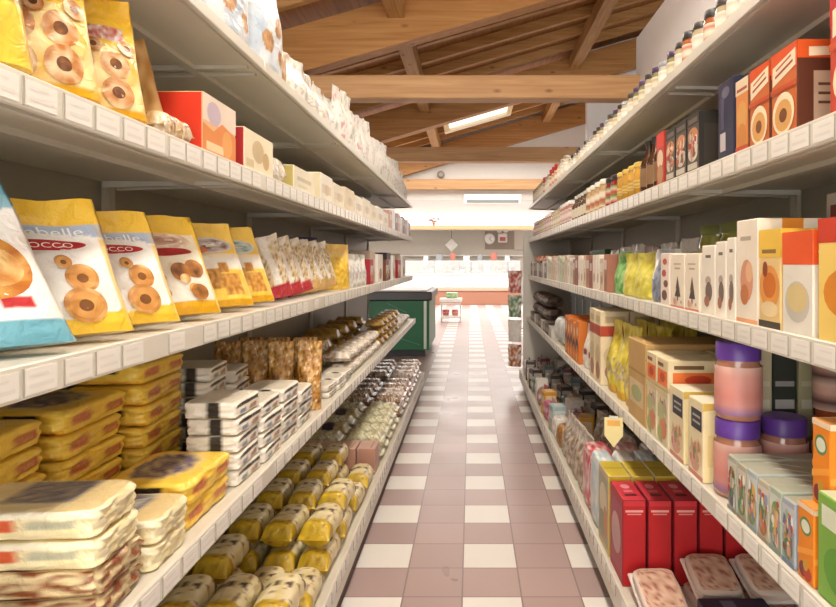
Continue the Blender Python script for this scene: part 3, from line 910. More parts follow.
stack_of(bp, u2, 0, 'pasta pack', 'red brown pack under cream packs', 2, 'L', 4, 1.145, .135, 4, .0495)
for k in range(2):
    o = dup(cp); put(o, 'L', 4, 1.145, .137 + .004 * k, 4, 'cream pack lying on red brown packs, ' + ('upper one' if k else 'lower one'), 'pasta pack', dz=.1 + k * .0515)
for k in range(4):
    o = dup(cp); put(o, 'L', 4, .94 + .01 * (k % 2), .37, 97, 'cream pack in the stack against the back, ' + (ordn(3 - k) + ' from top' if k < 3 else 'topmost'), 'pasta pack', dz=k * .0515)
o = brick_pack(.25, .15, .06, creampk, 5.0, 14, .006, 8).obj('pasta_pack', FILM)
put(o, 'L', 4, .955, .135, 6, 'cream pack nearest the camera in front of the stacks', 'pasta pack')
# white flat packs with dark bars
def whitepk(seed):
    def cf(f, a, b):
        c = mix(H('#ece4d2'), H('#f6f1e6'), .5 + nz(a * 4, b * 4, seed))
        if f == 'z+':
            c = mix(H('#d8cdb6'), c, .4)
            if b > .86 or b < .10: c = H('#efe9dc')
        if f == 'y-':
            if .08 < a < .92 and .60 < b < .80: c = H('#2d2825')
            if .2 < a < .4 and .2 < b < .5: c = H('#8c98a8')
            elif .55 < a < .8 and .2 < b < .5: c = H('#b28d78')
        if f == 'x-' and .35 < a < .55: c = H('#37312c')
        return c
    return cf
wp = brick_pack(.19, .15, .046, whitepk(1), 10.0, 16, .003, 2).obj('crispbread_pack', FILM); u = [False]
for q, (y, nl) in enumerate(((1.835, 5), (2.038, 4), (2.247, 4), (2.453, 3))):
    stack_of(wp, u, 0, 'crispbread pack', f'white black-barred pack, {ordn(q)} front stack', nl, 'L', 4, y, .085, 90, .0475)
for q, (y, nl) in enumerate(((2.11, 6), (2.33, 5))):
    stack_of(wp, u, 0, 'crispbread pack', f'white black-barred pack, {ordn(q)} rear stack', nl, 'L', 4, y, .29, 94, .0475)
# standing clear biscuit bags across the shelf
cb = standing_bag(.105, .085, .29, food(H('#b87f35'), H('#e2b160'), H('#7d4d1c'), 4, 9, 2, H('#efe0bd')), nx=24, nh=34, seed=8, seal=.2, crinkle=.008).obj('biscuit_bag', CLEAR)
for k, ins in enumerate((.06, .175, .29, .40)):
    o = cb if k == 0 else dup(cb)
    put(o, 'L', 4, 2.68 - .02 * (k % 2), ins, 8 + 5 * (k % 3), 'tall clear bag of golden biscuits, ' + ('at the shelf edge' if k == 0 else ordn(k) + ' behind the edge one'), 'biscuit bag')
for k in range(3):
    o = dup(cb); put(o, 'L', 4, 2.80, .11 + .12 * k, 10, 'clear bag of golden biscuits in the second rank, ' + ordn(k) + ' from the edge', 'biscuit bag')
sp = brick_pack(.16, .13, .03, whitepk(5), 6.0, 10, .003, 6).obj('crispbread_pack', FILM); u = [False]
for q, y in enumerate((2.95, 3.13, 3.31)):
    stack_of(sp, u, 0, 'crispbread pack', f'small white and black pack, {ordn(q)} low stack', 2, 'L', 4, y, .075, 90, .031)
fp = flow_pack(.21, .14, .075, food(H('#a97b42'), H('#d8b98a'), H('#efe3cc'), 5, 3, 6, WHT), seed=12, crinkle=.01).obj('bread_pack', CLEAR); used = False
for y in (3.05, 3.28, 3.52, 3.76):
    for ly in range(2):
        o = fp if not used else dup(fp); used = True
        put(o, 'L', 4, y, .315 - .015 * ly, 8, f'clear tan bread pack in the {("lower", "upper")[ly]} layer', 'bread pack', 'towards the back,', dz=ly * .087)
fw = flow_pack(.19, .14, .06, food(H('#d6c5ae'), H('#f1ece4'), H('#a98a68'), 5, 3, 9, WHT), seed=13, crinkle=.01).obj('bread_pack', CLEAR); used = False
for y in (3.52, 3.74, 3.96, 4.20, 4.45):
    for ly in range(2):
        o = fw if not used else dup(fw); used = True
        put(o, 'L', 4, y, .09 + .01 * ly, 88, f'pale clear pack in the {("lower", "upper")[ly]} layer', 'bread pack', 'front row,', dz=ly * .072)
fb = flow_pack(.26, .18, .09, lambda s, a, b: mix(H('#7d5a1e'), H('#b08a38'), .5 + nz(s * 8, a * 3, b * 2) * 1.4), seed=14, crinkle=.008).obj('pasta_pack', FILM); used = False
for q, y in enumerate((4.07, 4.35, 4.66, 4.98)):
    for ly in range(2):
        o = fb if not used else dup(fb); used = True
        put(o, 'L', 4, y, .345 - .01 * ly, 6, f'brown gold pack in the {("lower", "upper")[ly]} layer', 'pasta pack', 'back rank,', dz=ly * .1)
for q, y in enumerate((4.78, 5.02, 5.26, 5.5, 5.76)):
    for ly in range(3):
        o = dup(fb); o.scale = (.6, .8, .62)
        put(o, 'L', 4, y, .105, 4, f'small brown gold pack in the {("lowest", "middle", "upper")[ly]} layer', 'pasta pack', 'front rank,', dz=ly * .064)
for q, y in enumerate((6.0, 6.24, 6.5, 6.74)):
    o = dup(fw); put(o, 'L', 4, y, .11, 85, 'pale clear pack at the far tip', 'bread pack')

# -- bottom shelf: bags of pasta lying in ranks
def pastapk(seed):
    def cf(s, a, b):
        c = mix(H('#d9c78c'), H('#f0e4bd'), .5 + nz(s * 5 + seed, a * 2, b * 2))
        if s < .30 - .06 * b: c = mix(H('#b8941a'), H('#dcbc34'), .5 + nz(s * 9, a * 3, seed))
        if .86 < s < .93: c = H('#5c3426')
        if s > .93: c = H('#d8c890')
        for q in (-.55, .15, .75):
            e = math.hypot((s - .60) / .065, (a - q) / .17)
            if e < 1 and b > 0: c = H('#4a2a1c')
        if nz(s * 14, a * 6, seed + 5) > .34: c = mix(c, H('#7a4a22'), .7)
        return c
    return cf
pp = [flow_pack(.27, .125, .098, pastapk(k), seed=k, ns=34, nr=30, crimp=.05, crinkle=.005).obj('pasta_bag', FILM) for k in range(2)]
used = [False, False]; rows = ['front file', 'second file', 'third file', 'fourth file']
cnt = 0
for r in range(4):
    for k, y in enumerate((1.62, 1.92, 2.22, 2.52, 2.82, 3.12, 3.41)):
        nl = 2 if r > 0 else (2 if k in (1, 3, 4) else 1)
        for ly in range(nl):
            if ly == 1 and r == 1 and k in (2,): continue
            w_ = cnt % 2; cnt += 1
            o = pp[w_] if not used[w_] else dup(pp[w_]); used[w_] = True
            put(o, 'L', 5, y + R.uniform(-.01, .01) + .03 * ly, .072 + .142 * r + R.uniform(-.003, .003), 90 + R.uniform(-4, 4),
                'cream pasta bag with a yellow end' + (' on top' if ly else ''), 'pasta bag', rows[r] + ',', dz=ly * .107)
for k in range(4):
    box_on('L', 5, 3.605, 3.78, .105, .15, H('#c9a08e'), 'pinkish brown carton in a row across the shelf', 'carton', faces={'top': H('#d3b0a0'), 'cam': H('#b98a76')},
           inset=.02 + .112 * k, pr={'top': [('r', .08, .2, .92, .3, H('#b98f80'))]})
gp = flow_pack(.24, .15, .075, food(H('#c9bf8e'), H('#e4dcb8'), H('#a8b07a'), 7, 4, 4, WHT), seed=21, crinkle=.008).obj('pasta_bag', CLEAR); used = False
dp = flow_pack(.24, .15, .075, lambda s, a, b: H('#3c2c3a') if (.3 < s < .6 and b > 0) else mix(H('#cdbb84'), H('#8f7a48'), .5 + nz(s * 7, a * 4)), seed=22, crinkle=.008).obj('pasta_bag', FILM); usd = False
for q, y in enumerate((3.92, 4.12, 4.32, 4.52, 4.72)):
    for r in range(2):
        for ly in range(2):
            if r == 1 and q in (1, 3):
                o = dp if not usd else dup(dp); usd = True; lk = 'pasta bag with a dark plum label'
            else:
                o = gp if not used else dup(gp); used = True; lk = 'clear bag of pale green pasta'
            put(o, 'L', 5, y, .13 + .25 * r, R.uniform(-3, 3), lk + (' on top' if ly else ''), 'pasta bag', rows[r] + ',', dz=ly * .086)
bk = flow_pack(.25, .17, .08, food(H('#6f4a30'), H('#a98058'), H('#e0cdb0'), 6, 4, 7, WHT), seed=23, crinkle=.01).obj('pasta_bag', CLEAR); used = False
pk = flow_pack(.25, .17, .08, food(H('#c9a898'), H('#efe3da'), H('#8a6a5a'), 6, 4, 8, WHT), seed=24, crinkle=.01).obj('pasta_bag', CLEAR); usd = False
for q, y in enumerate((4.98, 5.20, 5.42, 5.64, 5.86, 6.08, 6.30, 6.52, 6.74)):
    for r in range(2):
        for ly in range(2 if q != 4 else 1):
            dark = (q in (0, 2, 3, 8)) or r == 1
            if dark:
                o = bk if not used else dup(bk); used = True; lk = 'brown bag of wholemeal pasta'
            else:
                o = pk if not usd else dup(pk); usd = True; lk = 'pink and white pasta bag'
            put(o, 'L', 5, y, .13 + .255 * r, R.uniform(-4, 4), lk + (' on top' if ly else ''), 'pasta bag', rows[r] + ',', dz=ly * .093)

# ================================================================== RIGHT SHELVES
# -- top shelf: small jars
jv = [jar('spice_jar', .030, .108, H('#b9a888'), H('#35302f'), [H('#e8e2d4'), H('#cfc6b4'), H('#e8e2d4')], .20, n=14),
      jar('spice_jar', .030, .108, H('#8d8a62'), H('#43304f'), [H('#dcd6c0'), H('#b9ad84'), H('#e3dcc8')], .20, n=14),
      jar('spice_jar', .031, .098, H('#c9c2b4'), H('#8a8d92'), [H('#f0ece2'), H('#d8cfba'), H('#f0ece2')], .16, n=14),
      jar('spice_jar', .030, .112, H('#a0603c'), H('#2b2a2c'), [H('#ead9c4'), H('#c0705a'), H('#ead9c4')], .22, n=14)]
jn = ['pale jar with a black lid', 'olive jar with a purple lid', 'white jar with a grey lid', 'russet jar with a black lid']
used = [False] * 4; jcount = 0
seq = [0, 2, 0, 0, 3, 0, 3, 0, 1, 2, 1, 0, 1, 1, 0, 2, 0, 1, 0, 2, 1, 0, 0, 2, 2, 0, 2, 0, 1, 2, 0, 2]
y = 1.50
for k, q in enumerate(seq):
    o = jv[q] if not used[q] else dup(jv[q]); used[q] = True
    put(o, 'R', 1, y, .036 + R.uniform(0, .006), R.uniform(0, 360), jn[q], 'jar'); y += .088 if k < 12 else .098
for k in range(16):
    q = (k * 3 + 1) % 4; o = dup(jv[q]); put(o, 'R', 1, 1.62 + k * .19, .125, R.uniform(0, 360), jn[q], 'jar', 'second row,')
tj = jar('preserve_jar', .048, .175, H('#b8452f'), H('#c22b2b'), [H('#efe6d2'), H('#cf8a6a'), H('#efe6d2')], .14, n=16)
tj2 = jar('preserve_jar', .046, .16, H('#d8c9a8'), H('#9c8f80'), [H('#f3efe6'), H('#ded4be'), H('#f3efe6')], .14, n=16)
u1 = u2 = False
for k in range(15):
    y = 4.66 + k * .165
    if k in (3, 4, 5, 8):
        o = tj if not u1 else dup(tj); u1 = True; put(o, 'R', 1, y, .055, k * 40, 'red lidded preserve jar', 'jar')
    else:
        o = tj2 if not u2 else dup(tj2); u2 = True; put(o, 'R', 1, y, .055, k * 40, 'pale preserve jar at the far end', 'jar')
for k in range(10):
    o = dup((jv[0], tj, jv[2])[k % 3]); put(o, 'R', 1, 5.0 + k * .2, .17, k * 33, ('pale small jar', 'red lidded preserve jar', 'white small jar')[k % 3] + ' behind', 'jar', 'second row,')

# -- second shelf
def cookie_face(c0, top, ring=H('#d9a25c'), script=True):
    L = [('r', 0, .72, 1, 1, top), ('p', [(.06, .62), (.94, .74), (.94, .93), (.06, .84)], H('#efe2c4')),
         ('p', [(.16, .70), (.84, .79), (.84, .82), (.16, .73)], H('#9a3a22')), ('p', [(.2, .78), (.78, .86), (.78, .885), (.2, .805)], H('#b85a30')),
         *busy(3, ['#d9a25c', '#8a4a20', '#efd9a8', '#c3502c', '#6a3418'], 14, .04, .02, .96, .5, .12), ('o', .5, .26, .42, .24, H('#efe1c0')), ('o', .5, .24, .33, .18, ring), ('o', .5, .24, .15, .08, H('#7a4520')), ('r', 0, .52, 1, .58, H('#c3502c'))]
    return L
panel = [('r', 0, .80, 1, 1, H('#d4561f')), ('p', [(.1, .82), (.9, .86), (.9, .94), (.1, .92)], H('#efd9b8')),
         ('r', .14, .12, .70, .66, H('#b79f88')), ('r', .18, .5, .66, .53, H('#5d3c2c')), ('r', .18, .4, .66, .43, H('#5d3c2c')), ('r', .18, .3, .66, .33, H('#5d3c2c')), ('r', .14, .06, .86, .08, H('#8a6a52'))]
box_on('R', 2, 1.02, 1.185, .24, .235, H('#c2432c'), 'big red and cream biscuit carton cut by the frame', faces={'cam': H('#9c2420')},
       pr={'front': cookie_face(0, H('#b3241f')), 'cam': [('r', 0, .74, 1, 1, H('#a31d1c')), ('o', .4, .62, .42, .28, H('#e8d6b4')), ('p', [(.08, .55), (.72, .68), (.72, .74), (.08, .62)], H('#a8603c')), ('r', 0, .0, 1, .42, H('#a8323a')), ('o', .2, .24, .22, .18, H('#dcb073')), ('o', .2, .24, .1, .08, H('#b07a42'))]})
box_on('R', 2, 1.30, 1.415, .24, .19, H('#5a2f1e'), 'orange topped biscuit carton with a brown end panel', faces={'front': H('#c96a34'), 'top': H('#d4561f')}, pr={'front': cookie_face(0, H('#d8521c')), 'cam': panel})
box_on('R', 2, 1.42, 1.525, .24, .188, H('#5a2f1e'), 'second orange topped biscuit carton', faces={'front': H('#c96a34'), 'top': H('#d4561f')}, pr={'front': cookie_face(0, H('#d8521c')), 'cam': panel})
box_on('R', 2, 1.53, 1.605, .24, .185, H('#7a4a30'), 'cream and orange biscuit carton beside the navy box', faces={'front': H('#d98b4a')},
       pr={'front': [('r', 0, .8, 1, 1, H('#e4d3b4')), ('r', .1, .84, .9, .88, H('#a04a2c')), ('o', .5, .5, .4, .2, H('#d7a05a')), ('o', .5, .22, .38, .18, H('#c98540')), ('r', 0, 0, 1, .1, H('#c04a2a'))]})
box_on('R', 2, 1.615, 1.72, .22, .21, H('#2a2c44'), 'navy blue upright carton', pr={'front': [('r', .15, .12, .5, .35, H('#c9c3c8')), ('r', .2, .4, .4, .8, H('#4a4a66')), ('o', .5, .85, .25, .07, H('#6b6a80'))]})
def dark_front(k):
    return [('r', 0, .80, 1, 1, H('#26211e')), ('r', .12, .84, .88, .92, H('#6a6258')), ('o', .5, .62, .42, .14, H('#d08a5a')), ('o', .38, .60, .16, .08, H('#ead2ae')),
            ('o', .5, .34, .40, .15, H('#e2d9c8')), ('o', .55, .34, .2, .08, H('#8a5a3a')), *busy(20 + k, ['#d08a5a', '#e2d9c8', '#8a5a3a', '#b23c2a', '#c9b890'], 20, .05, .16, .95, .76, .13), ('r', .1, .06, .9, .16, H('#cfc6b4')), ('o', .3, .46, .14, .05, H('#b23c2a'))]
for k, (a, b) in enumerate(((1.86, 1.965), (1.97, 2.075), (2.08, 2.18))):
    box_on('R', 2, a, b, .24, .18, H('#2b2723'), 'black carton with food pictured on its front', faces={'front': H('#5a5046')}, pr={'front': dark_front(k), 'cam': [('r', .06, .04, .94, .78, H('#3a332c'))]})
box_on('R', 2, 2.20, 2.29, .22, .19, H('#b2382a'), 'carton with a bright red top beside black cartons', pr={'front': [('r', 0, .72, 1, 1, H('#d8392a')), ('o', .5, .5, .4, .18, H('#e3cfae')), ('o', .5, .22, .38, .18, H('#b58a5a'))]})
bt = bottle('sauce_bottle', .036, .215, H('#4a2c1c'), H('#2a2624'), H('#8a6a4a')); u = False
for y in (2.36, 2.45, 2.54):
    o = bt if not u else dup(bt); u = True; put(o, 'R', 2, y, .045, 0, 'dark brown bottle', 'bottle')
oj = jar('oil_jar', .042, .145, H('#c9952c'), H('#c9a84a'), [H('#d9c27a'), H('#b98a2c')], .14, lab=(.3, .4), n=16); u = False
for y in (2.64, 2.74, 2.84, 2.94):
    o = oj if not u else dup(oj); u = True; put(o, 'R', 2, y, .05, y * 90, 'amber jar with a gold lid', 'jar')
rj = jar('pickle_jar', .05, .15, H('#8a2422'), H('#2a2422'), [H('#b8302a'), H('#d8c9b0'), H('#4a7a3a')], .16, n=16); u = False
for y in (3.06, 3.18):
    o = rj if not u else dup(rj); u = True; put(o, 'R', 2, y, .055, y * 70, 'red and green jar with a black lid', 'jar')
cj = jar('sauce_jar', .055, .165, H('#c9a878'), H('#e9e1cf'), [H('#ece2cc'), H('#b98a5a'), H('#a8553c'), H('#ece2cc')], .16, n=16); u = False
for y in (3.33, 3.46, 3.59, 3.72):
    o = cj if not u else dup(cj); u = True; put(o, 'R', 2, y, .06, y * 60, 'wide cream jar with a white lid', 'jar')
bt2 = bottle('dressing_bottle', .034, .175, H('#5a4632'), H('#d9d2c4'), H('#dcd2bc')); u = False
for y in (3.84, 3.94, 4.05, 4.16, 4.28):
    o = bt2 if not u else dup(bt2); u = True; put(o, 'R', 2, y, .045, 0, 'brown bottle with a white cap', 'bottle')
pj = jar('sauce_jar', .05, .16, H('#c08a80'), H('#efe8e0'), [H('#efe2dc'), H('#c99a92'), H('#efe2dc')], .16, n=14); u = False
pj2 = jar('sauce_jar', .05, .15, H('#cfbf9c'), H('#b9a88a'), [H('#efe8d8'), H('#c9b48a'), H('#efe8d8')], .16, n=14); uu = False
for k in range(20):
    y = 4.42 + k * .128
    if (k // 4) % 2 == 0:
        o = pj if not u else dup(pj); u = True; lk = 'pink white lidded jar'
    else:
        o = pj2 if not uu else dup(pj2); uu = True; lk = 'beige jar'
    put(o, 'R', 2, y, .055, k * 50, lk, 'jar')
for k in range(12):
    y = 2.42 + k * .36
    o = carton_mb(.2, .12, .19, (H('#5d4a3a'), H('#8a7a62'), H('#43352c'))[k % 3]).obj('carton', CARTON)
    put(o, 'R', 2, y, .24, -90, ('brown', 'khaki', 'dark brown')[k % 3] + ' carton behind the jars', 'carton', 'back row,')

# -- middle shelf: baby food and biscuit cartons
bowl = [('r', 0, .68, 1, 1, H('#e2571f')), ('o', .25, .80, .20, .10, H('#efe6d6')), ('r', .08, .60, .72, .63, H('#8f8a84')), ('r', .08, .55, .4, .57, H('#a8a29a')),
        ('o', .5, .30, .40, .20, H('#c9c3b8')), ('o', .5, .34, .36, .16, H('#d8c48c')), ('o', .62, .60, .15, .05, H('#dfb84a'))]
box_on('R', 3, 1.03, 1.225, .22, .235, H('#efc860'), 'yellow carton with a stack of pancakes and red corner', faces={'front': H('#f0cf70'), 'cam': H('#f0d488')},
       pr={'cam': [('p', [(.45, 1), (1, 1), (1, .62), (.8, .72)], H('#b8281f')), ('o', .5, .70, .3, .16, H('#f6e8b8')), ('r', .0, .56, .55, .62, H('#b9b27a')), ('o', .55, .40, .46, .17, H('#d98a2c')), ('o', .5, .36, .42, .12, H('#efc96a')), ('o', .6, .44, .3, .07, H('#a8551c')), ('r', .3, .06, .9, .20, H('#4f9a7c')), ('o', .3, .18, .18, .10, H('#c96a3a'))],
           'front': [('o', .5, .4, .4, .2, H('#d98a2c')), ('r', 0, .8, 1, 1, H('#c43a22'))]})
box_on('R', 3, 1.24, 1.365, .20, .215, H('#e9e4d8'), 'orange topped carton with a grey bowl of cereal', faces={'top': H('#e2571f')}, pr={'cam': bowl, 'front': [('r', 0, .68, 1, 1, H('#e2571f')), ('o', .5, .32, .4, .2, H('#c9c3b8')), ('o', .5, .36, .34, .14, H('#d8c48c'))]})
box_on('R', 3, 1.37, 1.475, .20, .225, H('#e9c98a'), 'yellow carton with orange rings of honey', pr={'front': [('r', 0, .72, 1, 1, H('#eec44a')), ('r', .15, .76, .8, .80, H('#8a6a3a')), ('o', .5, .42, .46, .22, H('#e09a4a')), ('o', .5, .44, .3, .13, H('#c9702c')), ('o', .3, .60, .12, .08, H('#8a3a1c')), ('o', .5, .2, .4, .08, H('#f0d9a8')), ('r', 0, 0, 1, .08, H('#4a4238'))],
       'cam': [('r', 0, .72, 1, 1, H('#eec44a')), ('o', .5, .4, .4, .2, H('#e09a4a'))]})
dots = []
for a in range(2):
    for b in range(4): dots.append(('o', .25 + .5 * a, .24 + .15 * b, .10, .035, H('#8c7f74') if b % 2 else H('#a8705a')))
box_on('R', 3, 1.48, 1.60, .18, .255, H('#f0e6d4'), 'tall cream carton with an orange strip and dots', faces={'cam': H('#efe4d0')}, pr={'cam': [('r', .32, .78, .6, 1, H('#d98a2c'))] + dots, 'front': [('r', .2, .8, .7, .84, H('#b9ae9c')), ('o', .5, .42, .3, .20, H('#d99a7a')), ('o', .4, .28, .2, .10, H('#c47a4a')), ('o', .62, .5, .16, .1, H('#e8b890')), ('r', 0, 0, 1, .05, H('#e9a878'))]})
for k, (a, b) in enumerate(((1.605, 1.66), (1.665, 1.735), (1.74, 1.84))):
    box_on('R', 3, a, b, .18, .215 - .008 * k, H('#efe8da'), 'narrow cream carton with sepia print', pr={'front': [('r', .3, .82, .7, .86, H('#6a5f58')), ('o', .5, .5, .22, .06, H('#b9a898')), ('o', .55, .34, .26, .14, H('#7a6a60')), ('o', .4, .2, .2, .08, H('#a8705a'))]})
tree = [('r', .22, .80, .76, .83, H('#c9b49a')), ('r', .3, .72, .7, .75, H('#b9a890')), ('p', [(.30, .22), (.74, .22), (.56, .50)], H('#4f4238')), ('p', [(.38, .36), (.68, .34), (.52, .60)], H('#5a4a3c')), ('r', .48, .14, .56, .22, H('#6a5240')), *busy(9, ['#d9b8a0', '#b98a70', '#e0a090'], 8, .05, .06, .95, .2, .08), ('r', 0, 0, 1, .05, H('#d98a7a'))]
for a, b in ((1.86, 1.985), (1.99, 2.125)):
    box_on('R', 3, a, b, .18, .178, H('#f0e6d2'), 'cream carton with a dark tree silhouette', pr={'front': tree, 'cam': [('r', .1, .3, .9, .7, H('#e3d6bd'))]})
box_on('R', 3, 2.14, 2.24, .18, .182, H('#efe2d4'), 'cream carton with red stars printed down it', pr={'front': [('o', .5, .84, .24, .06, H('#c2453c')), ('o', .4, .62, .25, .07, H('#b9483c')), ('o', .6, .42, .25, .07, H('#7a4a3c')), ('o', .45, .2, .3, .10, H('#6a4a3c'))]})
def bwbag(u, v, fr):
    c = WHT
    if .2 < u < .75: c = mix(H('#5d6278'), H('#9aa6b8'), .5 + nz(u * 7, v * 7) * 1.3)
    if v > .8: c = mix(c, H('#c9d2d8'), .7)
    return c
o = standing_bag(.20, .09, .20, bwbag, nx=24, nh=28, seed=101).obj('snack_bag', FILM); put(o, 'R', 3, 2.37, .07, -78, 'white and slate blue bag beside the star carton', 'bag')
for k, y in enumerate((2.60, 2.80)):
    o = standing_bag(.19, .09, .19, lambda u, v, fr: mix(H('#c9bf3a'), H('#e3d870'), .5 + nz(u * 6, v * 6, k) * 1.3), nx=22, nh=26, seed=103 + k).obj('snack_bag', FILM)
    put(o, 'R', 3, y, .065, -75, 'lime yellow bag', 'bag')
o = standing_bag(.17, .09, .20, lambda u, v, fr: mix(H('#4f9a4a'), H('#a8cf8a'), .4 + nz(u * 6, v * 6) * 1.5), nx=22, nh=26, seed=106).obj('snack_bag', FILM)
put(o, 'R', 3, 3.0, .065, -78, 'bright green bag after the lime bags', 'bag')
mixc = [(H('#a8705a'), 'terracotta'), (H('#efe6da'), 'white'), (H('#8a4a3a'), 'dark red'), (H('#d9c4a8'), 'beige'), (H('#efe2d2'), 'cream')]
y = 3.12
for k in range(11):
    c, nm = mixc[(k * 3) % 5]; wd = .075 + .02 * (k % 2)
    box_on('R', 3, y, y + wd, .18, .19 - .02 * (k % 3 == 1), c, f'slim {nm} carton past the green bag', pr={'front': [('r', .1, .6, .9, .85, mix(c, WHT, .6)), ('o', .5, .35, .3, .14, mix(c, BRN, .5))]}); y += wd + .012
pal2 = [(H('#d8d6c0'), 'pale grey'), (H('#c9d0b0'), 'pale green'), (H('#e3c9b4'), 'peach'), (H('#efe9de'), 'white')]
for k in range(12):
    c, nm = pal2[(k * 3 + k // 4) % 4]; wd = .11
    box_on('R', 3, y, y + wd, .18, .16 + .02 * (k % 3), c, f'{nm} carton in the far stretch', pr={'front': [('o', .5, .5, .3, .22, mix(c, BRN, .35)), ('r', .1, .8, .9, .92, mix(c, DRK, .25))]}); y += wd + .012
y0 = y
for k in range(9):
    c, nm = ((H('#4a3a34'), 'dark brown'), (H('#e2e0dc'), 'white'), (H('#8a6a5a'), 'brown'))[k % 3]; wd = .15
    box_on('R', 3, y, y + wd, .2, .14 + .02 * (k % 2), c, f'{nm} packet under the orange packs', 'packet', pr={'front': [('r', .1, .4, .9, .8, mix(c, WHT, .4))]})
    if y < 6.85:
        o = brick_pack(.14, .18, .055, lambda f, a, b: mix(H('#d8642a'), H('#e89a5a'), .5 + nz(a * 5, b * 5)), 5, 8).obj('orange_pack', FILM)
        put(o, 'R', 3, y + wd / 2, .115, -90, 'orange pack on top of the packets', 'packet', dz=.14 + .02 * (k % 2) + .002)
    y += wd + .012
rl = jar('honey_jar', .062, .275, H('#c9a05a'), H('#cf3a22'), [H('#efe0c0'), H('#e0a85a'), H('#efe0c0')], .13, n=22); u = False
for k, (yy, ins) in enumerate(((1.50, .28), (1.36, .29), (1.875, .25))):
    o = rl if not u else dup(rl); u = True; put(o, 'R', 3, yy, ins, k * 50, 'tall jar with a red lid behind the cartons', 'jar')
o = carton_mb(.22, .10, .345, H('#cfc6ba'), None, {'far': [('r', .08, .72, .5, .86, H('#8a3a34')), ('r', .55, .84, .9, .95, H('#5a4a44')), ('r', .1, .90, .45, .95, H('#a8605a'))], 'front': [('r', .1, .8, .9, .9, H('#8a3a34'))]}).obj('carton', CARTON)
put(o, 'R', 3, 1.68, .385, -90, 'tall grey carton behind the red lids', 'carton')
ol = jar('olive_jar', .075, .29, H('#8a8a3a'), H('#6a7038'), [H('#b9b06a'), H('#cfc88a'), H('#a09a4a')], .12, n=20); u = False
for k, (yy, ins) in enumerate(((2.22, .28), (2.42, .28), (2.02, .29))):
    o = ol if not u else dup(ol); u = True; put(o, 'R', 3, yy, ins, k * 40, 'large olive green jar behind the cream cartons', 'jar')
for k in range(6):
    yy = 2.62 + k * .27
    f1 = food(H('#b9b07a'), H('#8a7a5a'), H('#d9d4c4'), 5, 6, k)
    o = standing_bag(.2, .10, .25 - .01 * (k % 3), (lambda f1, k: lambda u, v, fr: mix(f1(u, v), H('#c9c23a'), .8 if k == 0 else .1) if v < .75 else mix(H('#c9c8c0'), H('#8a2f2c'), .1 + .5 * (k == 2)))(f1, k), nx=18, nh=22, seed=120 + k).obj('snack_bag', CLEAR)
    put(o, 'R', 3, yy, .235, -85, 'clear and tan bag standing behind', 'bag', 'back row,')
box_on('R', 3, 4.3, 4.85, .12, .24, H('#3f6a44'), 'green topped carton behind the pale cartons', inset=.24)

# -- fourth shelf
box_on('R', 4, 1.045, 1.19, .20, .195, H('#7fae4a'), 'green carton with pale stripes cut by the frame', faces={'top': H('#c9cfae')}, pr={'cam': [('p', [(0, .75), (1, .95), (1, 1), (0, .85)], H('#c9d8a8')), ('p', [(0, .35), (1, .6), (1, .66), (0, .42)], H('#b9d090')), ('o', .6, .3, .3, .2, H('#5f9a3a')), ('r', .1, .86, .9, .97, H('#dfe4cc'))], 'front': [('r', .1, .7, .9, .9, H('#dfe4cc')), ('o', .5, .35, .35, .22, H('#5f9a3a'))]})
orf = [('r', 0, .93, 1, 1, H('#f0d9b8')), ('o', .5, .72, .34, .12, H('#5f8a5a')), ('o', .5, .72, .26, .085, H('#dfe4d0')), ('o', .32, .14, .22, .10, H('#7a2f3a')), ('o', .62, .12, .25, .09, H('#b8402c')), ('o', .5, .22, .16, .08, H('#c9a03a')), ('p', [(0, .3), (1, .42), (1, .5), (0, .38)], H('#f3a440'))]
box_on('R', 4, 1.20, 1.262, .20, .15, H('#e98a24'), 'low orange carton with a green badge at the shelf edge', faces={'top': H('#e2a050')}, pr={'front': orf, 'cam': orf})
gpal = [H('#8fa0b8'), H('#9ab0a0'), H('#b8b09a'), H('#a8b8c0'), H('#b0a890'), H('#a0a898')]
for k in range(6):
    a = 1.27 + k * .056
    c = gpal[k]
    box_on('R', 4, a, a + .054, .28, .135 + .003 * (k % 2), mix(c, H('#c9c8b8'), .3), 'slim grey green carton in a wrapped row', faces={'top': H('#a9aa98')},
           pr={'front': [('r', 0, .55, 1, .9, mix(c, WHT, .45)), ('o', .5, .6, .34, .2, (H('#d8884a'), H('#7a9a5a'), H('#c9554a'), H('#e0b050'))[k % 4]), ('o', .45, .25, .36, .16, (H('#5f8a6a'), H('#6a7fa8'), H('#b8703a'), H('#8aa050'))[k % 4]), *busy(40 + k, ['#d8884a', '#7a9a5a', '#c9554a', '#e0b050', '#5f8a6a', '#6a7fa8', '#efe6d0', '#8a5a3a'], 26, .02, .06, .98, .92, .16), ('r', 0, 0, 1, .08, mix(c, DRK, .3))],
               'cam': [('r', .05, .1, .95, .9, mix(c, WHT, .15))], 'top': [('p', [(.1, .2), (.9, .45), (.9, .52), (.1, .27)], H('#d5d6c8'))]})
o = carton_mb(.062, .20, .165, H('#e98a24'), {'top': H('#e2a050')}, {'far': orf, 'front': orf, 'near': orf}).obj('carton', CARTON)
put(o, 'R', 4, 1.222, .125, -90, 'upper orange carton stacked on the low orange one', 'carton', dz=.151)
pjb = jar('biscuit_jar', .060, .205, H('#b07a62'), H('#5f3a94'), [H('#8a6a9a'), H('#cf9088'), H('#d28a80'), H('#d6958a'), H('#d99c90'), H('#e0b8ac')], .23, lab=(.10, .70), neck=.88, n=28)
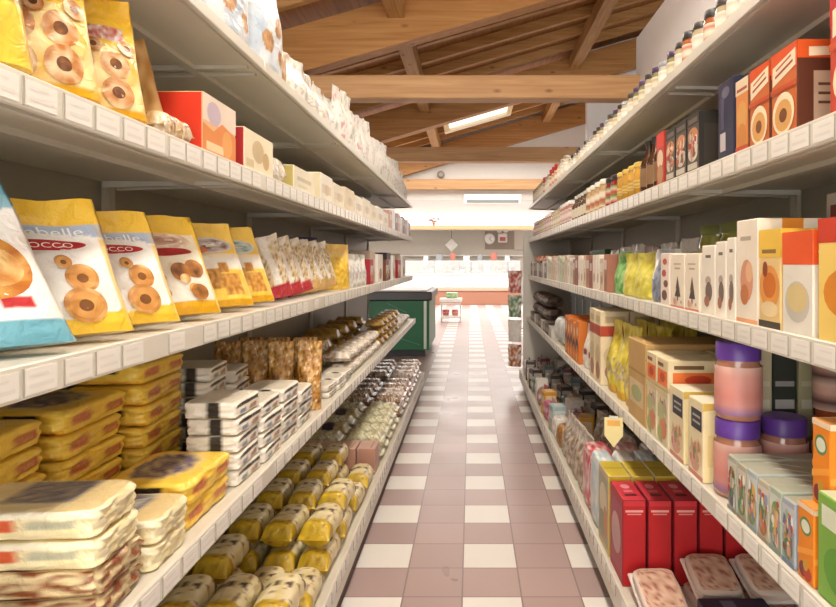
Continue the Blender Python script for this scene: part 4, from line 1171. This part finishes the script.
# beige biscuits show above and below the label; one root, copies for the rest
put(pjb, 'R', 4, 1.70, .065, 0, 'purple lidded jar at the edge, lower of two', 'jar')
put(dup(pjb), 'R', 4, 1.70, .067, 30, 'purple lidded jar with pink label, upper of two', 'jar', dz=.2055)
put(dup(pjb), 'R', 4, 1.72, .20, 10, 'purple lidded jar beside the stacked pair', 'jar')
put(dup(pjb), 'R', 4, 1.70, .33, 10, 'purple lidded jar against the back', 'jar')
bj = jar('sauce_jar', .056, .19, H('#9a4f2c'), H('#8f4a3a'), [H('#d8b8a8'), H('#5a3a34'), H('#d4a898')], .14, lab=(.15, .65), n=22)
put(bj, 'R', 4, 1.70, .33, 20, 'brown jar with a pale pink label, on a purple lid', 'jar', dz=.2055)
put(dup(bj), 'R', 4, 1.57, .345, 60, 'brown jar in the second place by the back', 'jar', dz=.145)
for k, (ins, c, nm) in enumerate(((.17, H('#cfc4a0'), 'beige'), (.24, H('#2f332c'), 'black'), (.315, H('#b8b28a'), 'sage'))):
    o = carton_mb(.09, .068, .375, c, None, {'far': [('r', .1, .55, .9, .62, mix(c, WHT, .4)), ('r', .1, .3, .9, .34, mix(c, DRK, .3)), ('r', .1, .72, .9, .76, mix(c, WHT, .3))]}).obj('carton', CARTON)
    put(o, 'R', 4, 1.84, ins, -90, f'tall {nm} carton behind the purple lids', 'carton')
crf = [('r', .2, .62, .92, .88, H('#34343f')), ('r', .3, .78, .82, .81, H('#b9b6b0')), ('r', .3, .70, .82, .73, H('#b9b6b0')), ('o', .45, .25, .36, .18, H('#d9a08a')), ('o', .7, .36, .2, .12, H('#e2c08a')), ('r', 0, 0, 1, .06, H('#c98a7a')), *busy(7, ['#d9a08a', '#e2c08a', '#8a9a5a', '#c9705a', '#e9d0a0', '#b58a9a'], 22, .04, .05, .96, .55, .13)]
for k, (a, b) in enumerate(((1.775, 1.895), (1.935, 2.07))):
    box_on('R', 4, a, b, .13 if k == 0 else .18, .225, H('#ecdfba'), 'cream carton with a dark square label', faces={'top': H('#f0e8d0'), 'cam': H('#efe0ac')}, pr={'front': crf, 'cam': [('r', .1, .2, .9, .6, H('#e6d294')), ('p', [(0, .9), (1, .97), (1, 1), (0, 1)], H('#d9b85a'))]})
lf = [*busy(8, ['#b9c08a', '#d98a6a', '#a8b87a', '#c9b0a0', '#e0c080', '#b5605a', '#8fa070'], 26, .02, .03, .98, .88, .15), ('o', .4, .6, .3, .16, H('#b9c08a')), ('o', .6, .3, .3, .18, H('#d98a6a')), ('o', .3, .2, .2, .14, H('#a8b87a')), ('r', 0, .9, 1, 1, H('#e0cfa0')), ('o', .75, .7, .15, .1, H('#c9b0a0'))]
tf = [('r', 0, 0, 1, .12, H('#d9c090')), ('r', .08, .12, .92, .62, H('#e87a3a')), ('o', .5, .38, .22, .16, H('#c9482a')), ('r', .1, .72, .6, .84, H('#7a5a3c'))]
for k, (a, b) in enumerate(((2.09, 2.215), (2.22, 2.345))):
    box_on('R', 4, a, b, .2, .19, H('#e9dfc0'), 'cream carton with fruit pictures under a tea carton', pr={'front': lf})
    box_on('R', 4, a, b, .2, .105, H('#e6d6ae'), 'cream carton with an orange picture, stacked upper', faces={'top': H('#e9dcb8')}, pr={'front': tf, 'cam': tf}, dz=.191, row='')
box_on('R', 4, 2.22, 2.345, .2, .30, H('#e0d0a4'), 'cream carton with orange pictures in the second rank', pr={'cam': [('r', .08, .66, .92, .88, H('#e87a3a'))]}, inset=.215)
box_on('R', 4, 2.36, 2.62, .36, .315, H('#c9a468'), 'large brown kraft carton', pr={'front': [('r', 0, .60, 1, .63, H('#b08a50')), ('r', .1, .2, .9, .5, H('#d9c49a')), ('o', .5, .34, .3, .1, H('#a8b07a'))], 'cam': [('r', 0, .80, 1, .82, H('#b08a50'))]})
def ybag(seed):
    def cf(u, v, fr):
        c = mix(H('#c9b32c'), H('#efe06a'), .5 + nz(u * 4 + seed, v * 6, seed) * 1.5)
        if .2 < v < .5 and nz(u * 8, v * 12, seed) > .05: c = mix(H('#e3d9b8'), H('#8a6a3a'), .3 + nz(u * 20, v * 20))
        if v < .1: c = H('#d9a82c')
        return c
    return cf
yb = [standing_bag(.16, .10, .345, ybag(k), nx=24, nh=32, seed=140 + k, seal=.1, crinkle=.010).obj('pasta_bag', FILM) for k in range(2)]
k = 0
for row_, ins in (('front row,', .062), ('second row,', .178), ('third row,', .294)):
    for y in (2.72, 2.89, 3.06):
        o = yb[k % 2] if k < 2 else dup(yb[k % 2]); k += 1
        put(o, 'R', 4, y + R.uniform(-.01, .01), ins, -90 + R.uniform(-5, 5), 'tall crumpled yellow bag', 'pasta bag', row_)
rb = [('r', 0, .66, 1, .80, H('#b8482c')), ('r', .15, .84, .85, .93, H('#cfb88a')), ('o', .5, .4, .4, .14, H('#d9c49a')), ('o', .5, .18, .36, .12, H('#b98a6a'))]
for a, b in ((3.18, 3.32), (3.33, 3.47)):
    for ins, rw in ((0, 'front row,'), (.15, 'second row,')):
        box_on('R', 4, a, b, .145, .375, H('#ead9b4'), 'tall cream carton with a rust red band', pr={'front': rb, 'cam': rb}, inset=ins, row=rw)
wbg = standing_bag(.15, .09, .26, lambda u, v, fr: mix(WHT, H('#cdbfb0'), .3 + nz(u * 6, v * 6)) if not (.3 < v < .45 and .3 < u < .7) else H('#8a3a34'), nx=20, nh=24, seed=151).obj('flour_bag', FILM); u = False
for y in (3.56, 3.72):
    o = wbg if not u else dup(wbg); u = True; put(o, 'R', 4, y, .06, -80, 'white bag with a dark red patch', 'bag')
for k in range(5):
    a = 3.84 + k * .11
    box_on('R', 4, a, a + .10, .16, .26 - .02 * (k % 2), H('#d97a2c'), 'orange and black patterned carton', pr={'front': [('p', [(0, .3), (.5, .45), (1, .25), (1, .45), (.5, .6), (0, .5)], H('#3a2a22')), ('o', .6, .75, .25, .12, H('#efd9b0')), ('o', .35, .14, .2, .1, H('#f0b060'))]})
bl = brick_pack(.20, .2, .20, lambda f, a, b: mix(H('#dfe0dc'), H('#b9bfbc'), .5 + nz(a * 4, b * 4)), 3.0, 12, .01, 3).obj('white_bag', FILM); u = False
for y in (4.52, 4.74, 4.97):
    o = bl if not u else dup(bl); u = True; put(o, 'R', 4, y, .11, -88, 'rounded white film bag', 'bag')
for k in range(5):
    a = 3.9 + k * .33
    box_on('R', 4, a, a + .31, .16, .37, (H('#8f9aa6'), H('#7a8692'))[k % 2], ('pale', 'dark')[k % 2] + ' slate grey carton at the back', inset=.22, pr={'front': [('r', .08, .1, .2, .9, H('#5a646e')), ('r', .8, .1, .92, .9, H('#c9cfd2'))]})
for k in range(9):
    a = 5.14 + k * .2
    c, nm = ((H('#c9c4ba'), 'pale'), (H('#3a332e'), 'black'), (H('#8a7a6a'), 'taupe'))[k % 3]
    box_on('R', 4, a, a + .19, .22, .09, c, f'low {nm} carton at the far end', pr={'front': [('r', .1, .3, .9, .7, mix(c, WHT, .3))]})
dk = flow_pack(.2, .18, .10, lambda s, a, b: mix(H('#3a2e2a'), H('#7a665a'), .4 + nz(s * 8, a * 4, b * 3) * 1.6), seed=161, crinkle=.01).obj('coffee_pack', FILM); u = False
for k in range(5):
    for ly in range(2):
        o = dk if not u else dup(dk); u = True
        put(o, 'R', 4, 5.80 + k * .225, .10, -90, f'dark brown pack on the far cartons, {("lower", "upper")[ly]} layer', 'coffee pack', dz=.092 + ly * .113)

# -- bottom shelf
trc = food(H('#b98f78'), H('#d6b8a2'), H('#8a3a30'), 7, 7, 3)
def tray_pack():
    t = empty('biscuit_tray')
    b = MB(); w_, d_, h_ = .20, .155, .055
    pr = []
    for k in range(4): pass
    m = brick_pack(w_, d_, h_ * .8, lambda f, a, b_: trc(a * 1.2, b_ * 1.2) if f == 'z+' else H('#c9b8ac'), 5.0, 16, .002, 3); m.obj('biscuits', CARTON, t)
    r = MB(); r.box(-w_ / 2 - .006, -d_ / 2 - .006, 0, w_ / 2 + .006, d_ / 2 + .006, .012, H('#dcd2ca'), .004); r.obj('tray', PLASTIC, t)
    return t
tp = tray_pack()
put(tp, 'R', 5, 2.225, .10, -88, 'speckled pink biscuit tray leaning at the shelf edge', 'biscuit tray', dz=.034, tilt=(0, 17))
put(dup(tp), 'R', 5, 2.235, .29, -90, 'flat speckled pink biscuit tray in the middle', 'biscuit tray')
put(dup(tp), 'R', 5, 2.235, .292, -91, 'speckled pink biscuit tray leaning on the middle one', 'biscuit tray', dz=.085, tilt=(0, 15))
put(dup(tp), 'R', 5, 2.235, .475, -90, 'flat speckled pink biscuit tray at the back', 'biscuit tray')
put(dup(tp), 'R', 5, 2.235, .475, -89, 'speckled pink biscuit tray leaning on the back one', 'biscuit tray', dz=.085, tilt=(0, 15))
put(dup(tp), 'R', 5, 2.01, .10, -90, 'speckled pink biscuit tray nearest the camera', 'biscuit tray')
box_on('R', 5, 1.93, 2.10, .22, .10, H('#2f3550'), 'navy blue flat carton below the trays', inset=.19, pr={'top': [('r', .1, .3, .9, .5, H('#6a708c'))]})
rf = [('r', .1, .86, .9, .90, H('#d98a84')), ('r', .16, .81, .84, .835, H('#d0706c'))]
for k in range(5):
    o = carton_mb(.21, .088, .325, H('#b31d22'), {'top': H('#c23040'), 'front': H('#a82a38'), 'edge': H('#7a1418')},
                  {'far': [('r', .12, .86, .88, .885, H('#e0a49c')), ('r', .2, .83, .8, .845, H('#d98a84')), ('r', .03, .93, .97, .99, H('#c42f38'))], 'top': [('o', .3, .5, .12, .2, H('#e0909a')), ('r', .5, .3, .62, .7, H('#d9707c')), ('r', .7, .25, .8, .75, H('#5a1418'))],
                   'front': [('r', .05, .1, .95, .9, H('#a84a5a')), ('o', .5, .5, .36, .24, H('#c9a0a0'))] if k == 0 else []}).obj('carton', CARTON)
    put(o, 'R', 5, 2.47, .05 + .0965 * k, -90, 'tall red carton' + (' at the shelf edge' if k == 0 else f', {ordn(k)} behind the edge one'), 'carton')
for k in range(5):
    o = carton_mb(.20, .092, .335, H('#c9b88a'), {'top': H('#cfb93c'), 'far': H('#c9a92c')},
                  {'front': [('r', .06, .08, .94, .92, H('#a8a48c')), ('o', .5, .6, .36, .22, H('#d9cfb0')), ('o', .4, .3, .3, .16, H('#8a9a8a')), ('o', .7, .36, .2, .2, H('#c98a5a'))] if k == 0 else [], 'top': [('r', .45, .05, .5, .95, H('#a8922c'))]}).obj('carton', CARTON)
    put(o, 'R', 5, 2.70, .05 + .0965 * k, -90, 'tall carton with a mustard yellow top' + (' at the shelf edge' if k == 0 else f', {ordn(k)} behind the edge one'), 'carton')
for k, (c, nm) in enumerate(((H('#b8cfd8'), 'ice blue'), (H('#e3e6e4'), 'white'), (H('#9ab4c4'), 'steel blue'), (H('#3f6a6a'), 'teal'), (H('#3f6464'), 'deep teal'))):
    o = brick_pack(.2, .09, .33, (lambda c: lambda f, a, b: mix(c, WHT, .3 + nz(a * 4, b * 6) * 1.4))(c), 5, 12, .004, k).obj('sugar_pack', FILM)
    put(o, 'R', 5, 2.93, .05 + .0965 * k, -90, f'{nm} wrapped pack behind the mustard cartons', 'packet')
for k, (c, nm) in enumerate(((H('#c23a4a'), 'red and pink'), (H('#d88a94'), 'pink'), (H('#c9b8ac'), 'grey'))):
    o = brick_pack(.2, .13, .31, (lambda c: lambda f, a, b: mix(c, WHT, .2 + nz(a * 4, b * 6) * 1.6))(c), 5, 12, .004, 9 + k).obj('sugar_pack', FILM)
    put(o, 'R', 5, 3.14, .07 + .14 * k, -90, f'{nm} wrapped pack', 'packet')
for k in range(4):
    for r in range(2):
        o = standing_bag(.2, .11, .30 - .01 * k, (lambda k: lambda u, v, fr: mix(mix(H('#cfc0a8'), H('#8a6f5c'), .5 + nz(u * 6, v * 8, k) * 1.6), WHT, .4 if v > .7 else .05))(k + r), nx=20, nh=26, seed=170 + k + 5 * r, crinkle=.009).obj('rice_bag', CLEAR)
        put(o, 'R', 5, 3.36 + .2 * k, .07 + .2 * r, -85 + 6 * r, 'greyish clear bag of brown grain', 'bag', ('front row,', 'second row,')[r])
o = brick_pack(.12, .10, .15, lambda f, a, b: mix(H('#b98a4a'), H('#8a5a2c'), .5 + nz(a * 5, b * 5) * 1.5), 3, 10, .008, 2).obj('brown_bag', FILM)
put(o, 'R', 5, 4.17, .055, -85, 'small tan bag standing at the rail', 'bag')
fc = [('#c2306a', 'magenta'), ('#e8e2d8', 'white'), ('#b8262e', 'red'), ('#7a8a8c', 'grey'), ('#d8a23c', 'amber'), ('#3f6a5a', 'dark green'), ('#c9b8a8', 'beige'), ('#4a3d3a', 'black'), ('#a8c0c4', 'pale blue'), ('#8a4a5a', 'plum')]
order = [1, 8, 6, 0, 4, 2, 9, 1, 6, 5, 7, 3, 6, 7, 7, 1, 3, 7, 6, 9, 7, 3]
protos = {}
rr = random.Random(5)
for row_i, rw in enumerate(('front row,', 'second row,', 'third row,')):
    y = 4.30 if row_i == 0 else 4.16
    k = row_i * 4
    while y < 6.9:
        q = order[k % len(order)]; k += 1
        kind_ = k % 3
        key = (q, kind_)
        if key not in protos:
            c = H(fc[q][0])
            cf3 = (lambda c, q: lambda u, v, fr: mix(mix(c, WHT, .15), mix(c, DRK, .35), .3 + nz(u * 5 + q, v * 6) * 1.3) if not (.45 < v < .7 and .15 < u < .85) else mix(c, WHT, .6))(c, q)
            if kind_ == 0: o = standing_bag(.14, .08, .20, cf3, nx=18, nh=22, seed=q + 200).obj('sweet_bag', FILM)
            elif kind_ == 1: o = brick_pack(.14, .11, .15, (lambda g: lambda f, a, b: g(a, b, True))(cf3), 4, 10, .005, q).obj('sweet_pack', FILM)
            else: o = carton_mb(.13, .10, .19, c, None, {'front': [('r', .1, .5, .9, .8, mix(c, WHT, .65)), ('o', .5, .28, .3, .15, mix(c, H('#e8c060'), .6))], 'far': [('r', .1, .4, .9, .85, mix(c, WHT, .5))], 'top': [('r', .1, .2, .9, .8, mix(c, WHT, .4))]}).obj('carton', CARTON)
            protos[key] = o
        else: o = dup(protos[key])
        put(o, 'R', 5, y + .07, .06 + .155 * row_i, -90 + rr.uniform(-14, 14), f'{fc[q][1]} ' + ('puffed bag', 'soft pack', 'small carton')[kind_] + ' in the jumbled far stretch', 'packet', rw)
        y += .168
# shelf flag and end display
fl = empty('shelf_flag')
m = MB()
pts = [(0, 0), (.075, 0), (.075, -.075), (.0375, -.125), (0, -.075)]
m.add([(a, -.0008, b) for a, b in pts] + [(a, .0008, b) for a, b in pts], [[0, 1, 2, 3, 4][::-1], [5, 6, 7, 8, 9]] + [[i, (i + 1) % 5, 5 + (i + 1) % 5, 5 + i] for i in range(5)], H('#e9dc9c'))
m.obj('card', CARTON, fl)
m = MB(); m.add([(.012, -.0012, -.012), (.063, -.0012, -.012), (.063, -.0012, -.035), (.012, -.0012, -.035)], [[0, 1, 2, 3][::-1]], H('#e8b050')); m.obj('price_print', CARTON, fl)
m = MB(); m.box(.02, -.004, -.004, .055, .004, .006, H('#d8d8d0')); m.obj('clip', PLASTIC, fl)
fl.location = (.555, 2.62, .765); fl.rotation_euler = (0, 0, math.radians(-10))
tag(fl, 'pale yellow pointed price flag hanging from the fourth shelf rail on the right', 'price flag')
ed = empty('end_display', (0, 0, 0)); tag(ed, 'narrow wire end display of hanging packets closing the right shelving', 'display rack')
m = MB(); m.box(.60, 7.215, .0, 1.16, 7.27, 1.75, H('#d6d2c8')); m.obj('end_panel', PAINT, ed)
for k, z in enumerate((.35, .65, .95, 1.25, 1.55)):
    m = MB(); m.tube((.49, 7.23, z), (.60, 7.23, z), .006, H('#c8c8c8')); m.obj('hook', STEEL, ed)
ec = [('#b8662c', 'orange'), ('#e6e2dc', 'white'), ('#5f8a5a', 'green'), ('#c24a3a', 'red'), ('#dcdfe6', 'pale blue')]
for k, z in enumerate((.42, .70, .98, 1.26)):
    c = H(ec[k][0])
    o = standing_bag(.16, .05, .25, (lambda c: lambda u, v, fr: mix(c, WHT, .3 + nz(u * 5, v * 6) * 1.4))(c), nx=18, nh=22, seed=220 + k).obj('snack_bag', FILM)
    o.location = (.50, 7.19, z - .20); o.rotation_euler = (0, 0, math.radians(-20))
    tag(o, f'{ec[k][1]} packet hanging on the end display, {("lowest", "second from below", "third from below", "topmost")[k]}', 'packet', 'packets on the end display')

# ================================================================== FAR END OF THE STORE
GRN = H('#1f6b43')
gc = empty('freezer_chest', (0, 0, 0)); tag(gc, 'dark green chest cabinet with a black top past the left shelving', 'chest cabinet')
m = MB(); m.box(-1.95, 9.35, .10, -.62, 11.0, .84, GRN, .01); m.obj('body', PAINT, gc)
m = MB(); m.box(-1.98, 9.31, .84, -.58, 11.04, .97, H('#3a3834'), .012); m.obj('dark_rim', PLASTIC, gc)
m = MB(); m.box(-1.90, 9.42, .97, -.66, 10.94, .985, H('#b9b4aa')); m.obj('sliding_lid', PLASTIC, gc)
m = MB(); m.box(-.70, 9.335, .12, -.66, 9.349, .83, H('#dfe6dc')); m.obj('edge_trim', PLASTIC, gc)
m = MB(); m.box(-1.9, 9.42, 0, -.68, 10.95, .10, H('#2a2a28')); m.obj('plinth', PAINT, gc)
for (a, b, c, d) in ((-1.25, .34, -.76, .18), (-1.25, .80, -.95, .66)):
    m = MB(); m.tube((a, 9.345, b), (c, 9.345, d), .004, H('#5fa07c'), 6); m.obj('scratch_line', PAINT, gc)

dt = empty('display_trolley', (-.47, 14.8, 0)); tag(dt, 'small white trolley with red and green packs before the deli counter', 'trolley')
m = MB(); m.box(-.24, -.2, .10, .24, .2, .16, H('#e9e6e0'), .01); m.box(-.24, -.2, .42, .24, -.18, .46, H('#e9e6e0')); m.obj('lower_tray', PLASTIC, dt)
for sx in (-.22, .22):
    for sy in (-.18, .18):
        m = MB(); m.tube((sx, sy, 0), (sx, sy, .5), .012, H('#d8d6d2')); m.obj('leg', PAINT, dt)
m = MB(); m.box(-.26, -.22, .48, .26, .22, .56, H('#f2f0ea'), .01); m.obj('top_tray', PLASTIC, dt)
for k, (x, z, c, nm, w_) in enumerate(((-.12, .1605, '#c93a34', 'red pack on the lower tray of the white trolley', .16), (.10, .1605, '#d8604a', 'orange red pack on the lower tray of the white trolley', .16), (.02, .5605, '#7fae6a', 'green pack on top of the white trolley', .3))):
    o = brick_pack(w_, .2, .14, (lambda c: lambda f, a, b: mix(c, WHT, .15 + nz(a * 5, b * 5)))(H(c)), 5, 8).obj('food_pack', FILM)
    o.location = (-.47 + x, 14.8, z); tag(o, nm, 'food pack')

dc = empty('deli_counter', (0, 20.7, 0)); tag(dc, 'long glass fronted deli counter with a terracotta base at the far end', 'deli counter')
m = MB(); m.box(-5.5, .0, .0, 1.62, 1.0, .46, H('#a0705a'), .01); m.obj('base_panel', PAINT, dc)
m = MB(); m.box(-5.5, -.04, .46, 1.62, 1.0, .56, H('#c4a08c'), .01); m.obj('bumper_rail', PLASTIC, dc)
m = MB(); m.box(-5.5, .02, .56, 1.62, 1.0, .98, H('#efeae2'), .02); m.obj('front_panel', PAINT, dc)
m = MB(); m.box(-5.5, -.02, .98, 1.62, 1.05, 1.03, H('#f4f2ee'), .01); m.obj('display_deck', PAINT, dc)
m = MB(); m.box(-5.5, .02, 1.03, 1.62, .03, 1.42, H('#ffffff')); m.obj('glass_front', PANE, dc)
m = MB(); m.box(-5.5, .02, 1.42, 1.62, .5, 1.45, H('#e8e6e2')); m.obj('glass_shelf', PAINT, dc)
for x in (-3.6, -2.4, -1.2, 0.0, 1.2):
    m = MB(); m.box(x - .02, .02, 1.03, x + .02, .06, 1.44, H('#b9bcbc')); m.obj('glass_post', STEEL, dc)
dcols = [('#c9705a', 'reddish cut meat'), ('#e3d2a8', 'pale cheese'), ('#b98a5a', 'brown loaf'), ('#e8e2d4', 'white cheese'), ('#8a9a6a', 'green salad')]
for k in range(16):
    x = -1.7 + k * .2
    c, nm = dcols[(k * 3) % 5]
    o = brick_pack(.17, .25, .10 + .03 * (k % 3), (lambda c: lambda f, a, b: mix(H(c), WHT, .2 + nz(a * 4, b * 4)))(c), 3, 8, .01, k).obj('deli_food', FILM)
    o.location = (x, 21.05, 1.0305)
    reg(o, nm + ' piece behind the counter glass', 'deli food', 'counter display')
for k in range(7):
    x = -1.5 + k * .45
    c, nm = (('#d9d6d0', 'white'), ('#8a8f94', 'steel'), ('#b06a5a', 'red'))[k % 3]
    o = carton_mb(.16 + .05 * (k % 2), .14, .16 + .05 * (k % 3), H(c)).obj('counter_box', PLASTIC)
    o.location = (x, 20.95 - .02 * (k % 2), 1.4505)
    reg(o, nm + ' box on top of the counter glass', 'box', 'deli counter')
bc = empty('back_counter', (0, 22.2, 0)); tag(bc, 'white work counter along the wall behind the deli', 'counter')
m = MB(); m.box(-5.5, -.15, 0, 3, .38, .9, H('#e4e0da')); m.obj('cabinet_front', PAINT, bc)
m = MB(); m.box(-5.5, -.18, .9, 3, .38, .95, H('#f2f0ec')); m.obj('worktop', PAINT, bc)
for k in range(8):
    x = -1.6 + k * .43
    c, nm, h = (('#aeb2b4', 'steel slicer', .42), ('#e9e6e0', 'white scale', .5), ('#c9a98a', 'wooden crate', .36), ('#7f8486', 'dark steel machine', .45))[k % 4]
    o = empty('kitchen_machine', (x, 22.2, .9505))
    m = MB(); m.box(-.15, -.12, 0, .15, .12, .10, H(c), .01); m.obj('machine_base', PLASTIC, o)
    m = MB(); m.box(-.12, -.02, .10, .12, .10, h, H(c), .02); m.obj('machine_body', PLASTIC, o)
    m = MB(); m.box(-.10, -.10, h * .6, .10, -.03, h * .95, mix(H(c), WHT, .4), .02); m.obj('display_head', PLASTIC, o)
    reg(o, nm + ' on the work counter', 'kitchen machine', 'behind the deli')
sh = empty('wall_shelf', (0, 22.45, 1.62)); tag(sh, 'white wall shelf running behind the deli counter', 'shelf')
m = MB(); m.box(-4, -.10, 0, 2.4, .14, .04, H('#f6f4f0')); m.obj('board', PAINT, sh)
for x in (-3, -1.5, 0, 1.5):
    m = MB(); m.box(x, -.08, -.10, x + .03, .14, 0, H('#d8d6d0')); m.obj('bracket', PAINT, sh)
# soffit with its brown ledge, and things hung on it
slab('trim_1', -5.8, 19.9, 2.52, 5.8, 22.5, 2.915, H('#f7f5f1'), MATTE, 'white soffit above the deli counter')
slab('trim_2', -5.8, 19.84, 2.44, 5.8, 19.96, 2.56, H('#b9825f'), MATTE, 'brown wooden ledge under the white soffit')
rp = empty('flower_pot', (-1.18, 19.89, 2.5605)); tag(rp, 'potted red flowers on the brown soffit ledge', 'flower pot')
m = MB(); m.lathe([(.035, 0), (.045, .09), (.05, .10)], 12, H('#a84a3a')); m.obj('pot', PLASTIC, rp)
for k in range(9):
    a = k * 2.4; r_ = .03 + .02 * (k % 3)
    m = MB(); m.lathe([(.0, -.03), (.03, -.02), (.04, 0), (.03, .02), (.0, .03)], 8, H('#a8283a') if k % 3 else H('#6a7a4a')); b_ = m.obj('blossom', MATTE, rp)
    b_.location = (r_ * 2.4 * math.cos(a), r_ * math.sin(a) - .02, .14 + .035 * (k % 3))
wp_ = empty('wall_panel', (0, 22.57, 0)); tag(wp_, 'taupe panel on the wall carrying a clock', 'wall panel')
m = MB(); m.box(.50, 0, 1.86, 1.55, .025, 2.66, H('#a5988a')); m.obj('panel_board', MATTE, wp_)
wc = empty('wall_clock', (.66, 22.555, 2.24)); tag(wc, 'round white wall clock above the deli counter', 'clock')
m = MB(); m.lathe([(.19, 0), (.20, .02), (.17, .03)], 24, H('#e9e6e0')); q = m.obj('clock_case', PLASTIC, wc); q.rotation_euler = (PI / 2, 0, 0)
m = MB(); m.lathe([(.16, .031), (.16, .034)], 24, H('#fbfaf7')); q = m.obj('clock_face', PLASTIC, wc); q.rotation_euler = (PI / 2, 0, 0)
for ang, ln in ((.6, .10), (2.4, .13)):
    m = MB(); m.box(-.006, -.039, 0, .006, -.036, ln, H('#2a2a2a')); q = m.obj('clock_hand', PLASTIC, wc); q.rotation_euler = (0, ang, 0)
hm = empty('wall_ornament', (1.13, 22.54, 2.1)); tag(hm, 'white and red wall ornament with two ears beside the clock', 'ornament')
m = MB(); m.box(-.17, -.04, 0, .17, .03, .34, H('#ece6e2'), .03); m.obj('ornament_body', PLASTIC, hm)
for sx in (-.11, .11):
    m = MB(); m.box(sx - .09, -.03, .36, sx + .09, .02, .50, H('#efeae6'), .03); m.obj('ornament_ear', PLASTIC, hm)
m = MB(); m.box(-.10, -.05, .06, .10, -.042, .20, H('#c9605a'), .003); m.obj('red_patch', PLASTIC, hm)
hd = empty('hanging_sign', (-.68, 22.0, 2.0)); tag(hd, 'white diamond shaped card hanging on a cord over the deli', 'hanging card')
m = MB(); m.box(-.16, -.01, -.16, .16, .01, .16, H('#f3f1ea'), .004, Matrix.Rotation(PI / 4, 3, 'Y').to_4x4()); m.obj('card', CARTON, hd)
m = MB(); m.tube((0, 0, .22), (0, 0, .52), .008, H('#6a655e'), 6); m.obj('cord', PLASTIC, hd)
ac = empty('air_conditioner', (.52, 15.1, 2.78)); tag(ac, 'white air conditioner unit under the last tie beam', 'air conditioner')
m = MB(); m.box(-.70, 0, .0, .70, .25, .26, H('#f2f0ec'), .03); m.obj('casing', PLASTIC, ac)
m = MB(); m.box(-.62, -.012, .05, .62, .0, .12, H('#8e9290'), .004); m.obj('outlet_grille', PLASTIC, ac)
m = MB(); m.box(-.62, -.010, .15, .62, .0, .23, H('#fbfaf8'), .004); m.obj('front_cover', PLASTIC, ac)
for k, (x, z) in enumerate(((-.73, 3.53), (1.46, 4.1))):
    sp_ = empty('smoke_detector', (x, 15.30, z)); reg(sp_, 'small grey round fitting on the gable wall', 'fitting', 'under the roof')
    m = MB(); m.lathe([(.09, 0), (.09, .03), (.05, .055)], 14, H('#a09a90')); q = m.obj('fitting_cover', PLASTIC, sp_); q.rotation_euler = (PI / 2, 0, 0)

# ================================================================== LIGHT
w = bpy.data.worlds.new('world'); SC.world = w; w.use_nodes = True
bg = w.node_tree.nodes['Background']; bg.inputs['Color'].default_value = (1.0, 0.97, 0.93, 1); bg.inputs['Strength'].default_value = 5.2
def area(name, loc, sx, sy, power, rot=(0, 0, 0), col=(1.0, 0.94, 0.85)):
    l = bpy.data.lights.new(name, 'AREA'); l.shape = 'RECTANGLE'; l.size = sx; l.size_y = sy
    l.energy = power; l.color = col
    o = bpy.data.objects.new(name, l); COL.objects.link(o); o.location = loc; o.rotation_euler = rot
    return o
def luminaire(x, y, z, ln, power):
    t = empty('ceiling_lamp', (x, y, z))
    b = MB(); b.box(-0.13, -ln / 2, 0.03, 0.13, ln / 2, 0.09, H('#f2f0ea'), 0.004); b.obj('housing', PAINT, t)
    for sx in (-0.06, 0.06):
        u = MB(); u.tube((sx, -ln / 2 + 0.03, 0.01), (sx, ln / 2 - 0.03, 0.01), 0.013, (1, 1, 1)); u.obj('tube', TUBE, t)
    for yy in (-ln / 2 + 0.2, ln / 2 - 0.2):
        u = MB(); u.tube((0, yy, 0.09), (0, yy, zr(x) + 0.45 - z), 0.004, H('#888888')); u.obj('hanger', STEEL, t)
    area('ceiling_lamp_light', (x, y, z - 0.03), 0.3, ln, power)
    area('ceiling_fill_uplight', (x, y, z + 0.11), 0.22, ln, power * 1.2, (PI, 0, 0))  # added fill above the housing, brightens the timber ceiling
    return t
LAMPY = (-0.6, 1.1, 2.75, 4.4)
for i, y in enumerate(LAMPY):
    tag(luminaire(0.05, y, 3.62, 1.6, 15), f'hanging twin-tube lamp above the aisle, {ordn(i)} from the entrance', 'lamp', 'lamps over the aisle')
area('deli_fill', (0.0, 18.8, 2.90), 8.0, 5.0, 780, col=(1.0, 0.97, 0.93))  # added area fill under the flat ceiling, brightens the deli end
area('aisle_end_fill', (0.0, 13.2, 3.9), 5.0, 2.5, 200, col=(1.0, 0.96, 0.9))  # added fill without a fixture, brightens the far end of the aisle
resolve_labels()
SC.view_settings.view_transform = 'Standard'; SC.view_settings.look = 'None'
SC.view_settings.gamma = 1.0; SC.view_settings.use_curve_mapping = False
SC.view_settings.exposure = 0.0
